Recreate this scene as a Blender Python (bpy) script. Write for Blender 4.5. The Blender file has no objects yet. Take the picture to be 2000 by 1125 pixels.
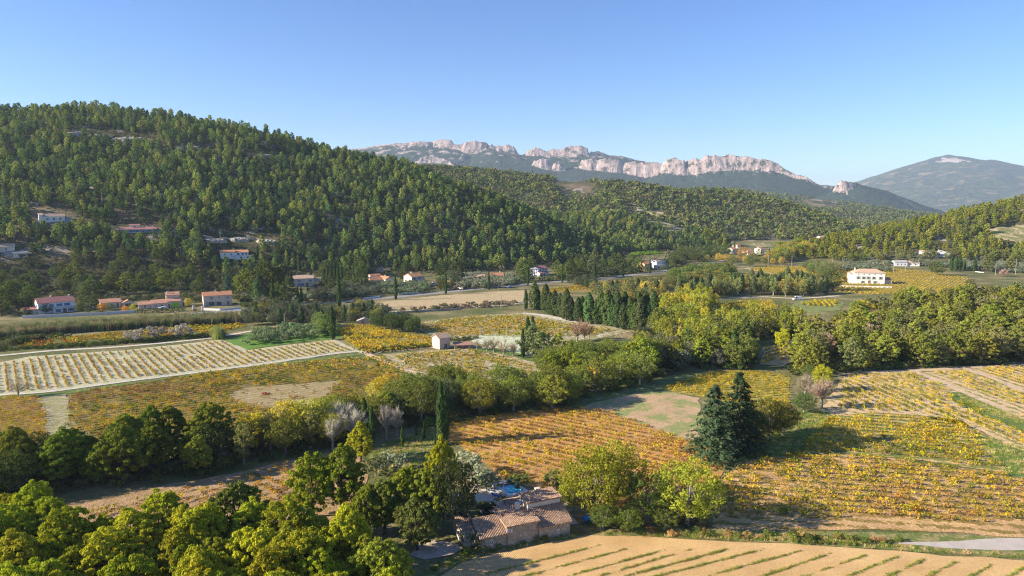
import bpy, math, random
import numpy as np
from mathutils import Vector

SC = bpy.context.scene
COL = SC.collection
R = math.radians

# ------------------------------------------------------------------ camera, sky, sun
CAM_H, PITCH, FPX = 55.0, math.atan(162.5/1333.3), 1333.3
cam_d = bpy.data.cameras.new('camera'); cam = bpy.data.objects.new('camera', cam_d); COL.objects.link(cam)
cam.location = (0, 0, CAM_H); cam.rotation_euler = (math.pi/2-PITCH, 0, 0)
cam_d.sensor_width = 36; cam_d.lens = 24; cam_d.clip_start = 1; cam_d.clip_end = 40000
SC.camera = cam

SUN_ELEV = R(23); SUN_AZ = R(191)            # azimuth measured from +X towards +Y, direction TO the sun
w = bpy.data.worlds.new('World'); SC.world = w; w.use_nodes = True
nt = w.node_tree; bg = nt.nodes['Background']
sky = nt.nodes.new('ShaderNodeTexSky'); sky.sky_type = 'NISHITA'; sky.sun_disc = False
sky.sun_elevation = SUN_ELEV; sky.sun_rotation = math.pi/2 - SUN_AZ
sky.air_density = 1.0; sky.dust_density = 0.0; sky.ozone_density = 5.0; sky.altitude = 100
hs = nt.nodes.new('ShaderNodeHueSaturation'); hs.inputs['Saturation'].default_value = 1.12; hs.inputs['Hue'].default_value = .512; nt.links.new(sky.outputs[0], hs.inputs['Color']); nt.links.new(hs.outputs[0], bg.inputs[0]); bg.inputs[1].default_value = 0.08
sl = bpy.data.lights.new('sun', 'SUN'); sl.energy = 5.0; sl.angle = R(0.53); sl.color = (1.0, 0.87, 0.69)
so = bpy.data.objects.new('sun', sl); COL.objects.link(so)
sd = Vector((math.cos(SUN_ELEV)*math.cos(SUN_AZ), math.cos(SUN_ELEV)*math.sin(SUN_AZ), math.sin(SUN_ELEV)))
so.rotation_euler = sd.to_track_quat('Z', 'Y').to_euler(); so.location = sd*500
SC.view_settings.view_transform = 'Standard'; SC.view_settings.look = 'None'
SC.view_settings.exposure = 1.32; SC.view_settings.gamma = 1.0
SC.cycles.use_denoising = True; SC.cycles.denoiser = 'OPENIMAGEDENOISE'; SC.cycles.denoising_prefilter = 'NONE'; SC.cycles.denoising_input_passes = 'RGB_ALBEDO_NORMAL'; SC.cycles.filter_width = 1.15; SC.cycles.max_bounces = 5; SC.cycles.diffuse_bounces = 2
SC.cycles.transmission_bounces = 3; SC.cycles.transparent_max_bounces = 4; SC.cycles.volume_bounces = 0
SC.cycles.use_adaptive_sampling = True; SC.cycles.adaptive_threshold = 0.012
SC.cycles.caustics_reflective = False; SC.cycles.caustics_refractive = False
SC.cycles.sample_clamp_indirect = 4

# ------------------------------------------------------------------ noise and terrain
def _hash(ix, iy, seed):
    n = (ix.astype(np.int64)*374761393 + iy.astype(np.int64)*668265263 + seed*974634777) & 0x7fffffff
    n = ((n ^ (n >> 13))*1274126177) & 0x7fffffff
    return ((n ^ (n >> 16)) & 0xffff)/65535.0
def vnoise(x, y, seed=0):
    xi, yi = np.floor(x), np.floor(y); xf, yf = x-xi, y-yi
    u, v = xf*xf*(3-2*xf), yf*yf*(3-2*yf)
    a, b = _hash(xi, yi, seed), _hash(xi+1, yi, seed)
    c, d = _hash(xi, yi+1, seed), _hash(xi+1, yi+1, seed)
    return (a*(1-u)+b*u)*(1-v) + (c*(1-u)+d*u)*v
def fbm(x, y, seed=0, oct=4, rid=False):
    s, a, t = 0, 1.0, 0
    for k in range(oct):
        n = vnoise(x*2**k, y*2**k, seed+k*17)
        if rid: n = 1-np.abs(2*n-1)
        s = s + a*n; t += a; a *= .5
    return s/t
def smax(a, b, k):
    return np.maximum(a, b) + k*np.clip(1-np.abs(a-b)/k, 0, None)**2/4

def ray(px, py):
    u, v = (px-1000)/FPX, (562.5-py)/FPX
    c, s = math.cos(PITCH), math.sin(PITCH)
    return np.array([u, c+v*s, -s+v*c])
def at_depth(px, py, D):
    d = ray(px, py); t = D/d[1]
    return np.array([d[0]*t, D, CAM_H+d[2]*t])
def pix(x, y, z):
    c, s = math.cos(PITCH), math.sin(PITCH)
    dz = np.asarray(z)-CAM_H
    zc = y*c - dz*s; yc = y*s + dz*c
    return 1000+FPX*x/zc, 562.5-FPX*yc/zc, zc

def ridge_pts(lst, tree=0):
    out = []
    for px, py, D, s in lst:
        p = at_depth(px, py, D); out.append((p[0], p[1], p[2]-tree, s))
    return out
def ridge_h(x, y, pts, w=12):
    best = np.full(np.shape(x), -1e4)
    for (x0, y0, z0, s0), (x1, y1, z1, s1) in zip(pts[:-1], pts[1:]):
        dx, dy = x1-x0, y1-y0; L2 = dx*dx+dy*dy
        t = np.clip(((x-x0)*dx+(y-y0)*dy)/L2, 0, 1)
        d = np.hypot(x-(x0+t*dx), y-(y0+t*dy))
        best = np.maximum(best, z0+t*(z1-z0) - (s0+t*(s1-s0))*(np.sqrt(d*d+w*w)-w))
    return best
RA = ridge_pts([(-700,150,760,.40),(-300,212,780,.42),(0,204,780,.45),(60,203,780,.45),(180,190,780,.46),(350,213,780,.47),(500,238,780,.48),
                (640,270,780,.48),(740,292,775,.48),(850,338,765,.46),(920,375,760,.44),(1000,405,760,.40),(1060,425,780,.34),(1120,445,800,.3)], 10)
RA2 = ridge_pts([(1040,432,860,.3),(1090,412,900,.34),(1180,406,920,.36),(1280,418,920,.36),(1330,440,900,.34),(1400,476,860,.3),(1440,500,840,.3)], 8)
RB = ridge_pts([(600,300,1400,.3),(820,322,1350,.3),(870,325,1350,.3),(950,330,1330,.3),(1050,338,1300,.3),(1120,341,1300,.3),(1250,357,1280,.3),
                (1300,371,1280,.3),(1345,369,1300,.3),(1420,374,1300,.3),(1480,392,1280,.28),(1560,425,1250,.25),(1640,446,1200,.2),(1690,468,1150,.2)], 8)
RC = ridge_pts([(1250,372,2700,.25),(1400,366,2700,.2),(1560,382,2600,.18),(1650,398,2400,.16),(1740,425,2200,.14),(1790,440,2000,.12)], 8)
RC2 = ridge_pts([(1560,400,2000,.12),(1650,412,1900,.12),(1730,425,1800,.12),(1790,440,1700,.12),(1850,455,1600,.1)], 8)
RF = ridge_pts([(1440,505,700,.3),(1500,488,700,.3),(1600,464,720,.36),(1700,443,740,.38),(1800,422,760,.38),(1900,403,780,.38),(2000,384,800,.38),(2250,340,820,.38)], 9)
RM = ridge_pts([(1600,640,300,.05),(1700,600,320,.09),(1800,565,330,.1),(1900,552,335,.1),(2050,545,335,.1),(2400,530,335,.1)], 12)
def H(x, y, det=True):
    x = np.asarray(x, float); y = np.asarray(y, float)
    nz = (fbm(x/140, y/140, 3)-.5)*2; n2 = (fbm(x/45, y/45, 9)-.5)*2
    h = np.zeros(np.shape(x))
    h = smax(h, ridge_h(x, y, RA, 25)+nz*10*np.clip((y-480)/120, 0, 1), 10)
    h = smax(h, ridge_h(x, y, RA2, 15)+nz*5, 8)
    far = np.clip((y-850)/200, 0, 1)
    xw, yw = x+60*(fbm(x/300, y/300, 21)-.5), y+120*(fbm(x/260, y/260, 22)-.5)
    h = smax(h, ridge_h(xw, yw, RB, 25)+nz*10*far-10*(1-far), 12)
    h = smax(h, ridge_h(xw, yw, RC, 40)+nz*10*far-40*(1-far), 12)
    h = smax(h, ridge_h(xw, yw, RC2, 40)+nz*8*far-40*(1-far), 12)
    h = smax(h, ridge_h(x, y, RF, 20)+nz*4, 8)
    m = ridge_h(x, y, RM, 20); h = smax(h, m, 3)
    h = h - .75*(m > -3)*0
    h = h + n2*np.clip(h/25, 0, 1)*2.2
    # terraced lower slopes of the inhabited hillside
    return h
def Hs(x, y): return float(H(np.array([x]), np.array([y]))[0])
def G(px, py, z=None):
    d = ray(px, py)
    if z is not None:
        t = (z-CAM_H)/d[2]; return np.array([d[0]*t, d[1]*t, z])
    ts = np.concatenate([np.arange(60, 1200, 2.0), np.arange(1200, 12000, 10)])
    X, Y, Z = d[0]*ts, d[1]*ts, CAM_H+d[2]*ts
    hh = H(X, Y); k = np.argmax(Z <= hh)
    if Z[k] > hh[k]: k = len(ts)-1
    if k > 0:
        a = (Z[k-1]-hh[k-1]); b = (hh[k]-Z[k]); f = a/max(a+b, 1e-6); t = ts[k-1]+(ts[k]-ts[k-1])*f
    else: t = ts[0]
    x, y = d[0]*t, d[1]*t
    return np.array([x, y, Hs(x, y)])

# ------------------------------------------------------------------ mesh and material helpers
def tag(o, label=None, cat=None, group=None, kind=None):
    if label: o['label'] = label
    if cat: o['category'] = cat
    if group: o['group'] = group
    if kind: o['kind'] = kind
    return o
class MB:
    """collects faces of 3 or 4 corners and links them as one mesh"""
    def __init__(s): s.v = []; s.f4 = []; s.f3 = []; s.m4 = []; s.m3 = []; s.n = 0
    def add(s, v, f, mi=0):
        v = np.asarray(v, float).reshape(-1, 3); f = np.asarray(f, int)
        if len(f) == 0: return
        f = f+s.n; s.v.append(v); s.n += len(v)
        (s.f4 if f.shape[1] == 4 else s.f3).append(f); (s.m4 if f.shape[1] == 4 else s.m3).append(np.full(len(f), mi))
    def quad(s, a, b, c, d, mi=0): s.add([a, b, c, d], [[0, 1, 2, 3]], mi)
    def tri(s, a, b, c, mi=0): s.add([a, b, c], [[0, 1, 2]], mi)
    def box(s, x0, x1, y0, y1, z0, z1, mi=0):
        v = [(x, y, z) for z in (z0, z1) for y in (y0, y1) for x in (x0, x1)]
        s.add(v, [[0, 2, 3, 1], [4, 5, 7, 6], [0, 1, 5, 4], [2, 6, 7, 3], [0, 4, 6, 2], [1, 3, 7, 5]], mi)
    def tube(s, pts, rad, sides=6, mi=0, cap=True):
        pts = np.asarray(pts, float); n = len(pts); V = []
        for i in range(n):
            d = pts[min(i+1, n-1)]-pts[max(i-1, 0)]; d = d/(np.linalg.norm(d)+1e-9)
            a = np.cross(d, [0, 0, 1] if abs(d[2]) < .9 else [1, 0, 0]); a /= np.linalg.norm(a); b = np.cross(d, a)
            for k in range(sides):
                t = 2*math.pi*k/sides; V.append(pts[i]+rad[i]*(a*math.cos(t)+b*math.sin(t)))
        F = [[i*sides+k, i*sides+(k+1) % sides, (i+1)*sides+(k+1) % sides, (i+1)*sides+k] for i in range(n-1) for k in range(sides)]
        s.add(V, F, mi)
        if cap:
            V2 = V[-sides:]+[pts[-1]]; s.add(V2, [[k, (k+1) % sides, sides] for k in range(sides)], mi)
    def mesh(s, name, mats, smooth=False):
        V = np.concatenate(s.v); me = bpy.data.meshes.new(name)
        f4 = np.concatenate(s.f4) if s.f4 else np.zeros((0, 4), int); f3 = np.concatenate(s.f3) if s.f3 else np.zeros((0, 3), int)
        me.vertices.add(len(V)); me.vertices.foreach_set('co', V.astype(np.float32).ravel())
        me.loops.add(f4.size+f3.size); me.loops.foreach_set('vertex_index', np.concatenate([f4.ravel(), f3.ravel()]).astype(np.int32))
        me.polygons.add(len(f4)+len(f3))
        st = np.concatenate([np.arange(len(f4))*4, f4.size+np.arange(len(f3))*3]); me.polygons.foreach_set('loop_start', st.astype(np.int32))
        mi = np.concatenate((s.m4 or [np.zeros(0, int)])+(s.m3 or [np.zeros(0, int)])); me.polygons.foreach_set('material_index', mi.astype(np.int32))
        for m in (mats if isinstance(mats, (list, tuple)) else [mats]): me.materials.append(m)
        me.polygons.foreach_set('use_smooth', np.full(len(f4)+len(f3), smooth))
        me.update(calc_edges=True); return me
    def obj(s, name, mats, parent=None, smooth=False):
        o = bpy.data.objects.new(name, s.mesh(name, mats, smooth)); COL.objects.link(o); o.parent = parent; return o
def empty(name, loc=(0, 0, 0), rz=0, s=1.0):
    o = bpy.data.objects.new(name, None); COL.objects.link(o); o.location = loc; o.rotation_euler = (0, 0, rz); o.scale = (s, s, s)
    o.empty_display_size = .5; return o

class NT:
    def __init__(s, name):
        s.m = bpy.data.materials.new(name); s.m.use_nodes = True; s.t = s.m.node_tree; s.t.nodes.clear()
        s.out = s.n('ShaderNodeOutputMaterial')
    def n(s, typ, **kw):
        nd = s.t.nodes.new(typ)
        for k, v in kw.items():
            if k[0] == 'i' and k[1:].isdigit(): s.set(nd.inputs[int(k[1:])], v)
            else: setattr(nd, k, v)
        return nd
    def set(s, inp, v):
        if isinstance(v, bpy.types.NodeSocket): s.t.links.new(v, inp)
        else: inp.default_value = v
    def pos(s): return s.n('ShaderNodeNewGeometry').outputs['Position']
    def noise(s, scale, detail=3, vec=None, rough=.5):
        nd = s.n('ShaderNodeTexNoise'); nd.inputs['Scale'].default_value = scale; nd.inputs['Detail'].default_value = detail
        nd.inputs['Roughness'].default_value = rough
        s.t.links.new(vec or s.pos(), nd.inputs['Vector']); return nd.outputs[0]
    def ramp(s, fac, stops, interp='LINEAR'):
        nd = s.n('ShaderNodeValToRGB'); cr = nd.color_ramp; cr.interpolation = interp
        while len(cr.elements) < len(stops): cr.elements.new(.5)
        for e, (p, c) in zip(cr.elements, stops):
            e.position = p; e.color = (c, c, c, 1) if isinstance(c, (int, float)) else (*c, 1)
        s.t.links.new(fac, nd.inputs[0]); return nd.outputs[0]
    def mix(s, fac, a, b, mode='MIX'):
        nd = s.n('ShaderNodeMix', data_type='RGBA', blend_type=mode)
        c = lambda v: (*v, 1) if isinstance(v, tuple) and len(v) == 3 else v
        s.set(nd.inputs[0], fac); s.set(nd.inputs[6], c(a)); s.set(nd.inputs[7], c(b)); return nd.outputs[2]
    def math(s, op, a, b=0.0):
        nd = s.n('ShaderNodeMath', operation=op); s.set(nd.inputs[0], a); s.set(nd.inputs[1], b); return nd.outputs[0]
    def bump(s, h, dist=.1, strength=1.0):
        nd = s.n('ShaderNodeBump'); nd.inputs['Strength'].default_value = strength; nd.inputs['Distance'].default_value = dist
        s.t.links.new(h, nd.inputs['Height']); return nd.outputs[0]
    def bsdf(s, col, rough=.9, normal=None, spec=.2):
        b = s.n('ShaderNodeBsdfPrincipled'); s.set(b.inputs['Base Color'], (*col, 1) if isinstance(col, tuple) else col)
        s.set(b.inputs['Roughness'], rough); b.inputs['Specular IOR Level'].default_value = spec
        if normal is not None: s.t.links.new(normal, b.inputs['Normal'])
        s.t.links.new(b.outputs[0], s.out.inputs[0]); return b
def mix3(n, sc, a, b, c, detail=4, lo=.35, hi=.65):
    return n.ramp(n.noise(sc, detail), [(lo, a), (.5, b), (hi, c)])
def simple(name, c, var=.25, sc=.6, rough=.85, bump=0, bsc=4):
    n = NT(name); k = n.ramp(n.noise(sc, 4), [(.3, tuple(v*(1-var) for v in c)), (.7, tuple(min(1, v*(1+var)) for v in c))])
    n.bsdf(k, rough, n.bump(n.noise(bsc, 4), bump) if bump else None); return n.m

# ground: scrubby soil, grass and pale limestone, all of it by position and steepness
def mat_ground():
    n = NT('ground'); g = n.n('ShaderNodeNewGeometry')
    low = mix3(n, .05, (.085, .105, .03), (.17, .155, .06), (.34, .26, .14))
    low = n.mix(n.ramp(n.noise(.9, 4), [(.4, 0), (.6, .6)]), low, (.13, .14, .045))
    fr = mix3(n, .02, (.04, .05, .018), (.085, .08, .035), (.24, .18, .11), 8, .34, .68); fr = n.mix(1, fr, n.ramp(n.noise(.5, 5, rough=.7), [(.35, .5), (.65, 1.4)]), 'MULTIPLY')
    rock = n.mix(n.noise(.3, 5), (.26, .22, .19), (.5, .44, .38))
    fr = n.mix(n.ramp(n.noise(.035, 7, rough=.65), [(.56, 0), (.62, .9)]), fr, rock)
    sp = n.n('ShaderNodeSeparateXYZ'); n.t.links.new(g.outputs['Position'], sp.inputs[0])
    k = n.ramp(n.math('MULTIPLY', sp.outputs[2], .1), [(.12, 0), (.35, 1)])
    c = n.mix(k, low, fr)
    n.bsdf(c, .95, n.bump(n.noise(.8, 6), .5)); return n.m
def mat_rock_forest(name, rockc, woodc, thr, fields=None, sc=1.0):
    """limestone where the face is steep, scrub and wood on the gentler ground, with open patches"""
    n = NT(name); g = n.n('ShaderNodeNewGeometry')
    sp = n.n('ShaderNodeSeparateXYZ'); n.t.links.new(g.outputs['Normal'], sp.inputs[0])
    nz = n.noise(.012*sc, 8, rough=.7)
    st = n.math('ADD', sp.outputs[2], n.math('MULTIPLY', n.math('SUBTRACT', nz, .5), 1.25))
    if not fields:
        spz = n.n('ShaderNodeSeparateXYZ'); n.t.links.new(g.outputs['Position'], spz.inputs[0]); st = n.math('SUBTRACT', st, n.math('MULTIPLY', n.math('SUBTRACT', spz.outputs[2], 150), .0010))
    k = n.ramp(st, [(thr-.04, 1), (thr+.04, 0)])
    mp = n.n('ShaderNodeMapping'); mp.inputs['Scale'].default_value = (1, 1, .6); n.t.links.new(g.outputs['Position'], mp.inputs[0])
    rk = n.ramp(n.noise(.03*sc, 8, mp.outputs[0], .7), [(.3, tuple(v*.55 for v in rockc)), (.5, rockc), (.7, tuple(min(1, v*1.35) for v in rockc))])
    wd = n.ramp(n.noise(.05*sc, 6, rough=.7), [(.35, tuple(v*.6 for v in woodc)), (.65, tuple(v*1.5 for v in woodc))])
    if fields:
        mp2 = n.n('ShaderNodeMapping'); mp2.inputs['Scale'].default_value = (1, 1.6, 3); n.t.links.new(g.outputs['Position'], mp2.inputs[0])
        f = n.noise(.006, 5, mp2.outputs[0], .55)
        wd = n.mix(n.ramp(f, [(.56, 0), (.60, .5)]), wd, n.ramp(n.noise(.002, 2), [(.42, (.20, .19, .06)), (.5, (.32, .20, .10)), (.6, (.42, .30, .2))]))
    veg = n.ramp(n.noise(.02*sc, 8, rough=.75), [(.52, 0), (.57, .85)]); rk = n.mix(veg, rk, wd)
    c = n.mix(k, wd, rk)
    if fields:   # pale rock faces under the far summit
        P = at_depth(1850, 314, 8450); vd = n.n('ShaderNodeVectorMath', operation='SUBTRACT'); n.t.links.new(g.outputs['Position'], vd.inputs[0]); vd.inputs[1].default_value = tuple(P)
        vs = n.n('ShaderNodeVectorMath', operation='MULTIPLY'); n.t.links.new(vd.outputs[0], vs.inputs[0]); vs.inputs[1].default_value = (1/330, 0, 1/62)
        vl = n.n('ShaderNodeVectorMath', operation='LENGTH'); n.t.links.new(vs.outputs[0], vl.inputs[0])
        q = n.math('ADD', vl.outputs['Value'], n.math('MULTIPLY', n.noise(.011, 5, rough=.6), 2.6)); c = n.mix(n.ramp(n.math('MULTIPLY', q, .5), [(.86, 1), (.90, 0)]), c, (.48, .42, .39))
    n.bsdf(c, .95, n.bump(n.noise(.035*sc, 8, rough=.7), 14/sc)); return n.m

def grid_mesh(name, X, Y, Z, mat, smooth=True):
    a, b = X.shape; V = np.stack([X, Y, Z], -1).reshape(-1, 3)
    i = np.arange(a*b).reshape(a, b); F = np.stack([i[:-1, :-1], i[:-1, 1:], i[1:, 1:], i[1:, :-1]], -1).reshape(-1, 4)
    m = MB(); m.add(V, F); return m.obj(name, mat, smooth=smooth)
rr = np.concatenate([[1, 12], 25*np.exp(np.arange(0, 6.45, .0068))]); aa = np.radians(np.arange(-75, 75.01, .26))
RR, AA = np.meshgrid(rr, aa, indexing='ij'); X, Y = RR*np.sin(AA), RR*np.cos(AA)
ground = grid_mesh('ground', X, Y, H(X, Y), mat_ground()); tag(ground, kind='structure')
X, Y = np.meshgrid(np.arange(-1500, 1501, 60.), np.arange(-900, 1, 60.)); g2 = grid_mesh('ground', X, Y, X*0-.05, ground.data.materials[0]); tag(g2, kind='structure')

# the limestone range, 4 to 5 km away
def rockridge(x, y, pts, cliff, tail, top=10, w=5):
    """a cliff of the given height in front of each crest, then an even slope"""
    best = np.full(np.shape(x), -1e4); mk_ = np.zeros(np.shape(x))
    for p, q in zip(pts[:-1], pts[1:]):
        dx, dy = q[0]-p[0], q[1]-p[1]; t = np.clip(((x-p[0])*dx+(y-p[1])*dy)/(dx*dx+dy*dy), 0, 1)
        d = np.hypot(x-(p[0]+t*dx), y-(p[1]+t*dy)); zc = p[2]+t*(q[2]-p[2]); ch = p[3]+t*(q[3]-p[3])
        d2 = np.clip(d-top, 0, None)
        drop = np.where(d2 < ch/2.6, d2*2.6, ch+(d2-ch/2.6)*tail)
        hit = zc-drop > best; mk_ = np.where(hit, np.clip(1-(d2-ch/2.6-15)/70, .12, 1)*np.clip(ch/25, .15, 1), mk_); best = np.maximum(best, zc-drop)
    return best, mk_
K1 = ridge_pts([(600,300,4900,5),(700,290,4900,5),(740,283,4900,5),(800,279,4900,20),(812,276,4880,30),(836,277,4880,30),(846,278,4900,25),(862,273,4880,50),(882,272,4870,70),(890,281,4860,110),
                (898,283,4860,120),(912,279,4850,140),(925,276,4850,150),(945,281,4850,110),(953,288,4850,30),(958,283,4850,30),(966,285,4850,25),(976,286,4850,30),(984,283,4850,40),(998,288,4850,40),(1009,300,4850,30),(1014,303,4860,8)])
K2 = ridge_pts([(1014,303,4860,8),(1028,300,4860,10),(1034,291,4850,45),(1048,289,4850,50),(1066,293,4850,45),(1085,290,4850,50),(1100,292,4850,45),(1115,287,4850,60),(1133,286,4850,65),(1144,289,4850,60),
                (1150,300,4850,30),(1156,295,4870,25),(1180,298,4880,20),(1192,303,4900,5),(1210,304,4920,3),(1245,313,4950,3),(1320,330,5000,3)])
K3 = ridge_pts([(1030,330,4600,30),(1042,314,4560,70),(1058,308,4550,110),(1070,313,4550,100),(1076,330,4550,50)])
K4 = ridge_pts([(1074,332,4540,40),(1084,318,4530,70),(1094,314,4530,90),(1102,322,4530,70),(1106,334,4530,30)])
K5 = ridge_pts([(1113,335,4560,30),(1122,328,4560,50),(1132,330,4560,60),(1138,313,4560,100),(1150,311,4550,110),(1162,316,4550,110),(1180,310,4540,120),(1204,311,4540,120),(1216,320,4540,100),(1230,316,4520,110),
                (1262,316,4500,110),(1290,319,4480,100),(1303,311,4450,90),(1316,309,4440,100),(1328,314,4430,100),(1338,327,4420,50)])
K6 = ridge_pts([(1334,330,4440,60),(1340,314,4440,90),(1352,310,4430,95),(1366,311,4420,95),(1384,305,4410,100),(1404,304,4400,105),(1430,304,4400,100),(1452,306,4390,90),(1475,308,4380,80),(1500,314,4360,70),(1520,320,4340,60),
                (1532,329,4320,50),(1545,337,4300,25),(1570,345,4270,25),(1590,355,4240,30),(1605,362,4220,15),(1632,366,4200,10)])
K7 = ridge_pts([(1628,378,3950,10),(1636,362,3940,40),(1644,353,3940,60),(1655,354,3950,50),(1668,357,3980,10),(1700,366,4100,4),(1730,372,4200,4),(1760,388,4000,3),(1800,405,3800,3)])
K8 = ridge_pts([(800,322,4450,30),(835,303,4500,50),(850,305,4500,60),(870,312,4480,60),(885,322,4440,40),(905,300,4700,20)])
K9 = ridge_pts([(930,308,4750,40),(950,318,4650,50),(975,330,4560,40),(1000,343,4500,20)])
def HM(x, y):
    wx, wy = (fbm(x/170, y/170, 31)-.5)*70, (fbm(x/170, y/170, 32)-.5)*60
    j = (fbm(x/60, y/60, 33, 5, True)-.5)*44; jt = (fbm(x/110, y/260, 34, 5, True)-.6)*46
    h = np.full(np.shape(x), -30.)
    for K, tail in ((K1, .36), (K2, .38), (K8, .5), (K9, .6), (K3, .55), (K4, .55), (K5, .42), (K6, .45), (K7, .42)):
        r, mk_ = rockridge(x+wx, y+wy*.6, K, 0, tail)
        h = smax(h, r+(j*.6+jt*.4)*mk_-5*mk_, 5)
    return h
X, Y = np.meshgrid(np.arange(-1700, 3100, 6.), np.arange(3500, 5250, 8.)); Z = HM(X, Y)
mtn = grid_mesh('mountain', X, Y, Z, mat_rock_forest('limestone range', (.44, .345, .31), (.030, .05, .032), .60), smooth=False); tag(mtn, kind='structure')
KE = ridge_pts([(1480,380,7800,.3),(1600,368,8200,.3),(1690,357,8500,.3),(1745,343,8600,.3),(1790,327,8600,.32),(1812,314,8600,.34),(1835,307,8600,.34),(1858,303,8600,.33),(1880,306,8600,.32),(1900,311,8600,.3),
                (1925,313,8700,.3),(1940,311,8700,.3),(1960,316,8800,.3),(1980,325,8900,.3),(2050,326,9200,.3),(2200,320,9500,.28),(2500,340,9500,.28)])
X, Y = np.meshgrid(np.arange(2200, 12000, 28.), np.arange(5600, 10200, 28.))
Zr = ridge_h(X+(fbm(X/700, Y/700, 41)-.5)*350, Y+(fbm(X/700, Y/700, 42)-.5)*350, KE, 60)
Z = smax(Zr*1.0+(fbm(X/500, Y/500, 43, 5, True)-.6)*90*np.clip((560-Zr)/300, .1, 1), X*0-5, 60)
Z = np.where(Zr > 330, Z, Z)
mtn2 = grid_mesh('mountain', X, Y, Z, mat_rock_forest('far mountain', (.5, .45, .42), (.055, .075, .04), .52, fields=True, sc=.4)); tag(mtn2, kind='structure')
# pale rock faces near the far summit: real outcrops standing proud of the slope

# ------------------------------------------------------------------ foliage: materials, crowns, trunks
LB = 1.75
def mat_leaf(name, trans=.35, var=.35):
    n = NT(name)
    at = n.n('ShaderNodeAttribute', attribute_type='INSTANCER', attribute_name='tint')
    oi = n.n('ShaderNodeObjectInfo')
    v = n.math('ADD', n.math('MULTIPLY', n.noise(.9, 3), var*1.6), 1-var*.8)
    rv = n.math('ADD', n.math('MULTIPLY', oi.outputs['Random'], .35), .82)
    c = n.mix(1.0, at.outputs['Color'], n.math('MULTIPLY', n.math('MULTIPLY', v, rv), LB), 'MULTIPLY')
    d = n.n('ShaderNodeBsdfDiffuse'); n.set(d.inputs[0], c)
    t = n.n('ShaderNodeBsdfTranslucent'); n.set(t.inputs[0], n.mix(.5, c, (1.0, .95, .35), 'MULTIPLY'))
    m = n.n('ShaderNodeMixShader'); m.inputs[0].default_value = trans
    n.t.links.new(d.outputs[0], m.inputs[1]); n.t.links.new(t.outputs[0], m.inputs[2]); n.t.links.new(m.outputs[0], n.out.inputs[0])
    return n.m
LEAF = mat_leaf('leaves'); NEEDLE = mat_leaf('needles', .3, .3)
BARK = simple('bark', (.10, .075, .055), .4, 3, .95, .1, 12); BARKG = simple('pale bark', (.30, .27, .23), .3, 3, .95, .1, 12)

def leaf_quads(mb, P, N, size, rng, aspect=1.0, mi=0, up=None):
    """one small quad per point, facing N"""
    n = len(P); T = rng.normal(size=(n, 3))
    if up is not None: T = T*.35+up
    T -= N*(T*N).sum(1, keepdims=True); T /= np.linalg.norm(T, axis=1, keepdims=True)+1e-9
    B = np.cross(N, T); s = size*rng.uniform(.6, 1.25, (n, 1))
    a, b = T*s*aspect*.5, B*s*.5
    V = np.stack([P-a*.9-b*.55, P-a*.2+b, P+a, P+a*.1-b*.9], 1)
    mb.add(V.reshape(-1, 3), np.arange(n*4).reshape(-1, 4), mi)
def unit(rng, n, zmin=-1):
    d = rng.normal(size=(n*2+20, 3)); d /= np.linalg.norm(d, axis=1, keepdims=True)
    d = d[d[:, 2] > zmin-rng.uniform(0, .3, len(d))]
    while len(d) < n: d = np.concatenate([d, d])
    return d[:n]
def clump(mb, c, r, nl, size, rng, flat=.7, zmin=-.4, aspect=1.2, rnd=.42, upb=.5):
    d = unit(rng, nl, zmin); rad = r*rng.uniform(.72, 1.05, (nl, 1))*(1+.18*np.sin(d[:, :1]*7+c[0]*3)*np.cos(d[:, 1:2]*6+c[1]*5))
    P = np.array(c)+d*rad*[1, 1, flat]
    N = d+rng.normal(size=(nl, 3))*rnd; N /= np.linalg.norm(N, axis=1, keepdims=True)
    leaf_quads(mb, P, N, size, rng, aspect, up=d*.5+[0, 0, upb])
def trunk(mb, H, r, rng, tips, base=.3, mi=0, sides=6, lean=.06, fork=.35):
    """tapered trunk with limbs that reach towards the clumps"""
    lx, ly = rng.normal()*lean*H, rng.normal()*lean*H
    zs = np.linspace(-.6, H*.82, 6); pts = [(lx*(z/H)**2 if z > 0 else 0, ly*(z/H)**2 if z > 0 else 0, z) for z in zs]
    mb.tube(pts, [r*1.25, r, r*.85, r*.65, r*.4, r*.15], sides, mi)
    for t in tips:
        t = np.array(t); zb = max(H*base*.8, t[2]*fork+rng.uniform(0, .2)*H*.4); zb = min(zb, H*.7); k = zb/H
        b = np.array([lx*k*k, ly*k*k, zb]); m = (b+t)/2+np.array([0, 0, -.06*H*rng.uniform(0, 1)]); m[:2] += (t-b)[:2]*.12
        rb = r*.42*(1-k*.5); mb.tube([b, m, t], [rb, rb*.6, rb*.2], 4, mi, cap=False)
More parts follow.
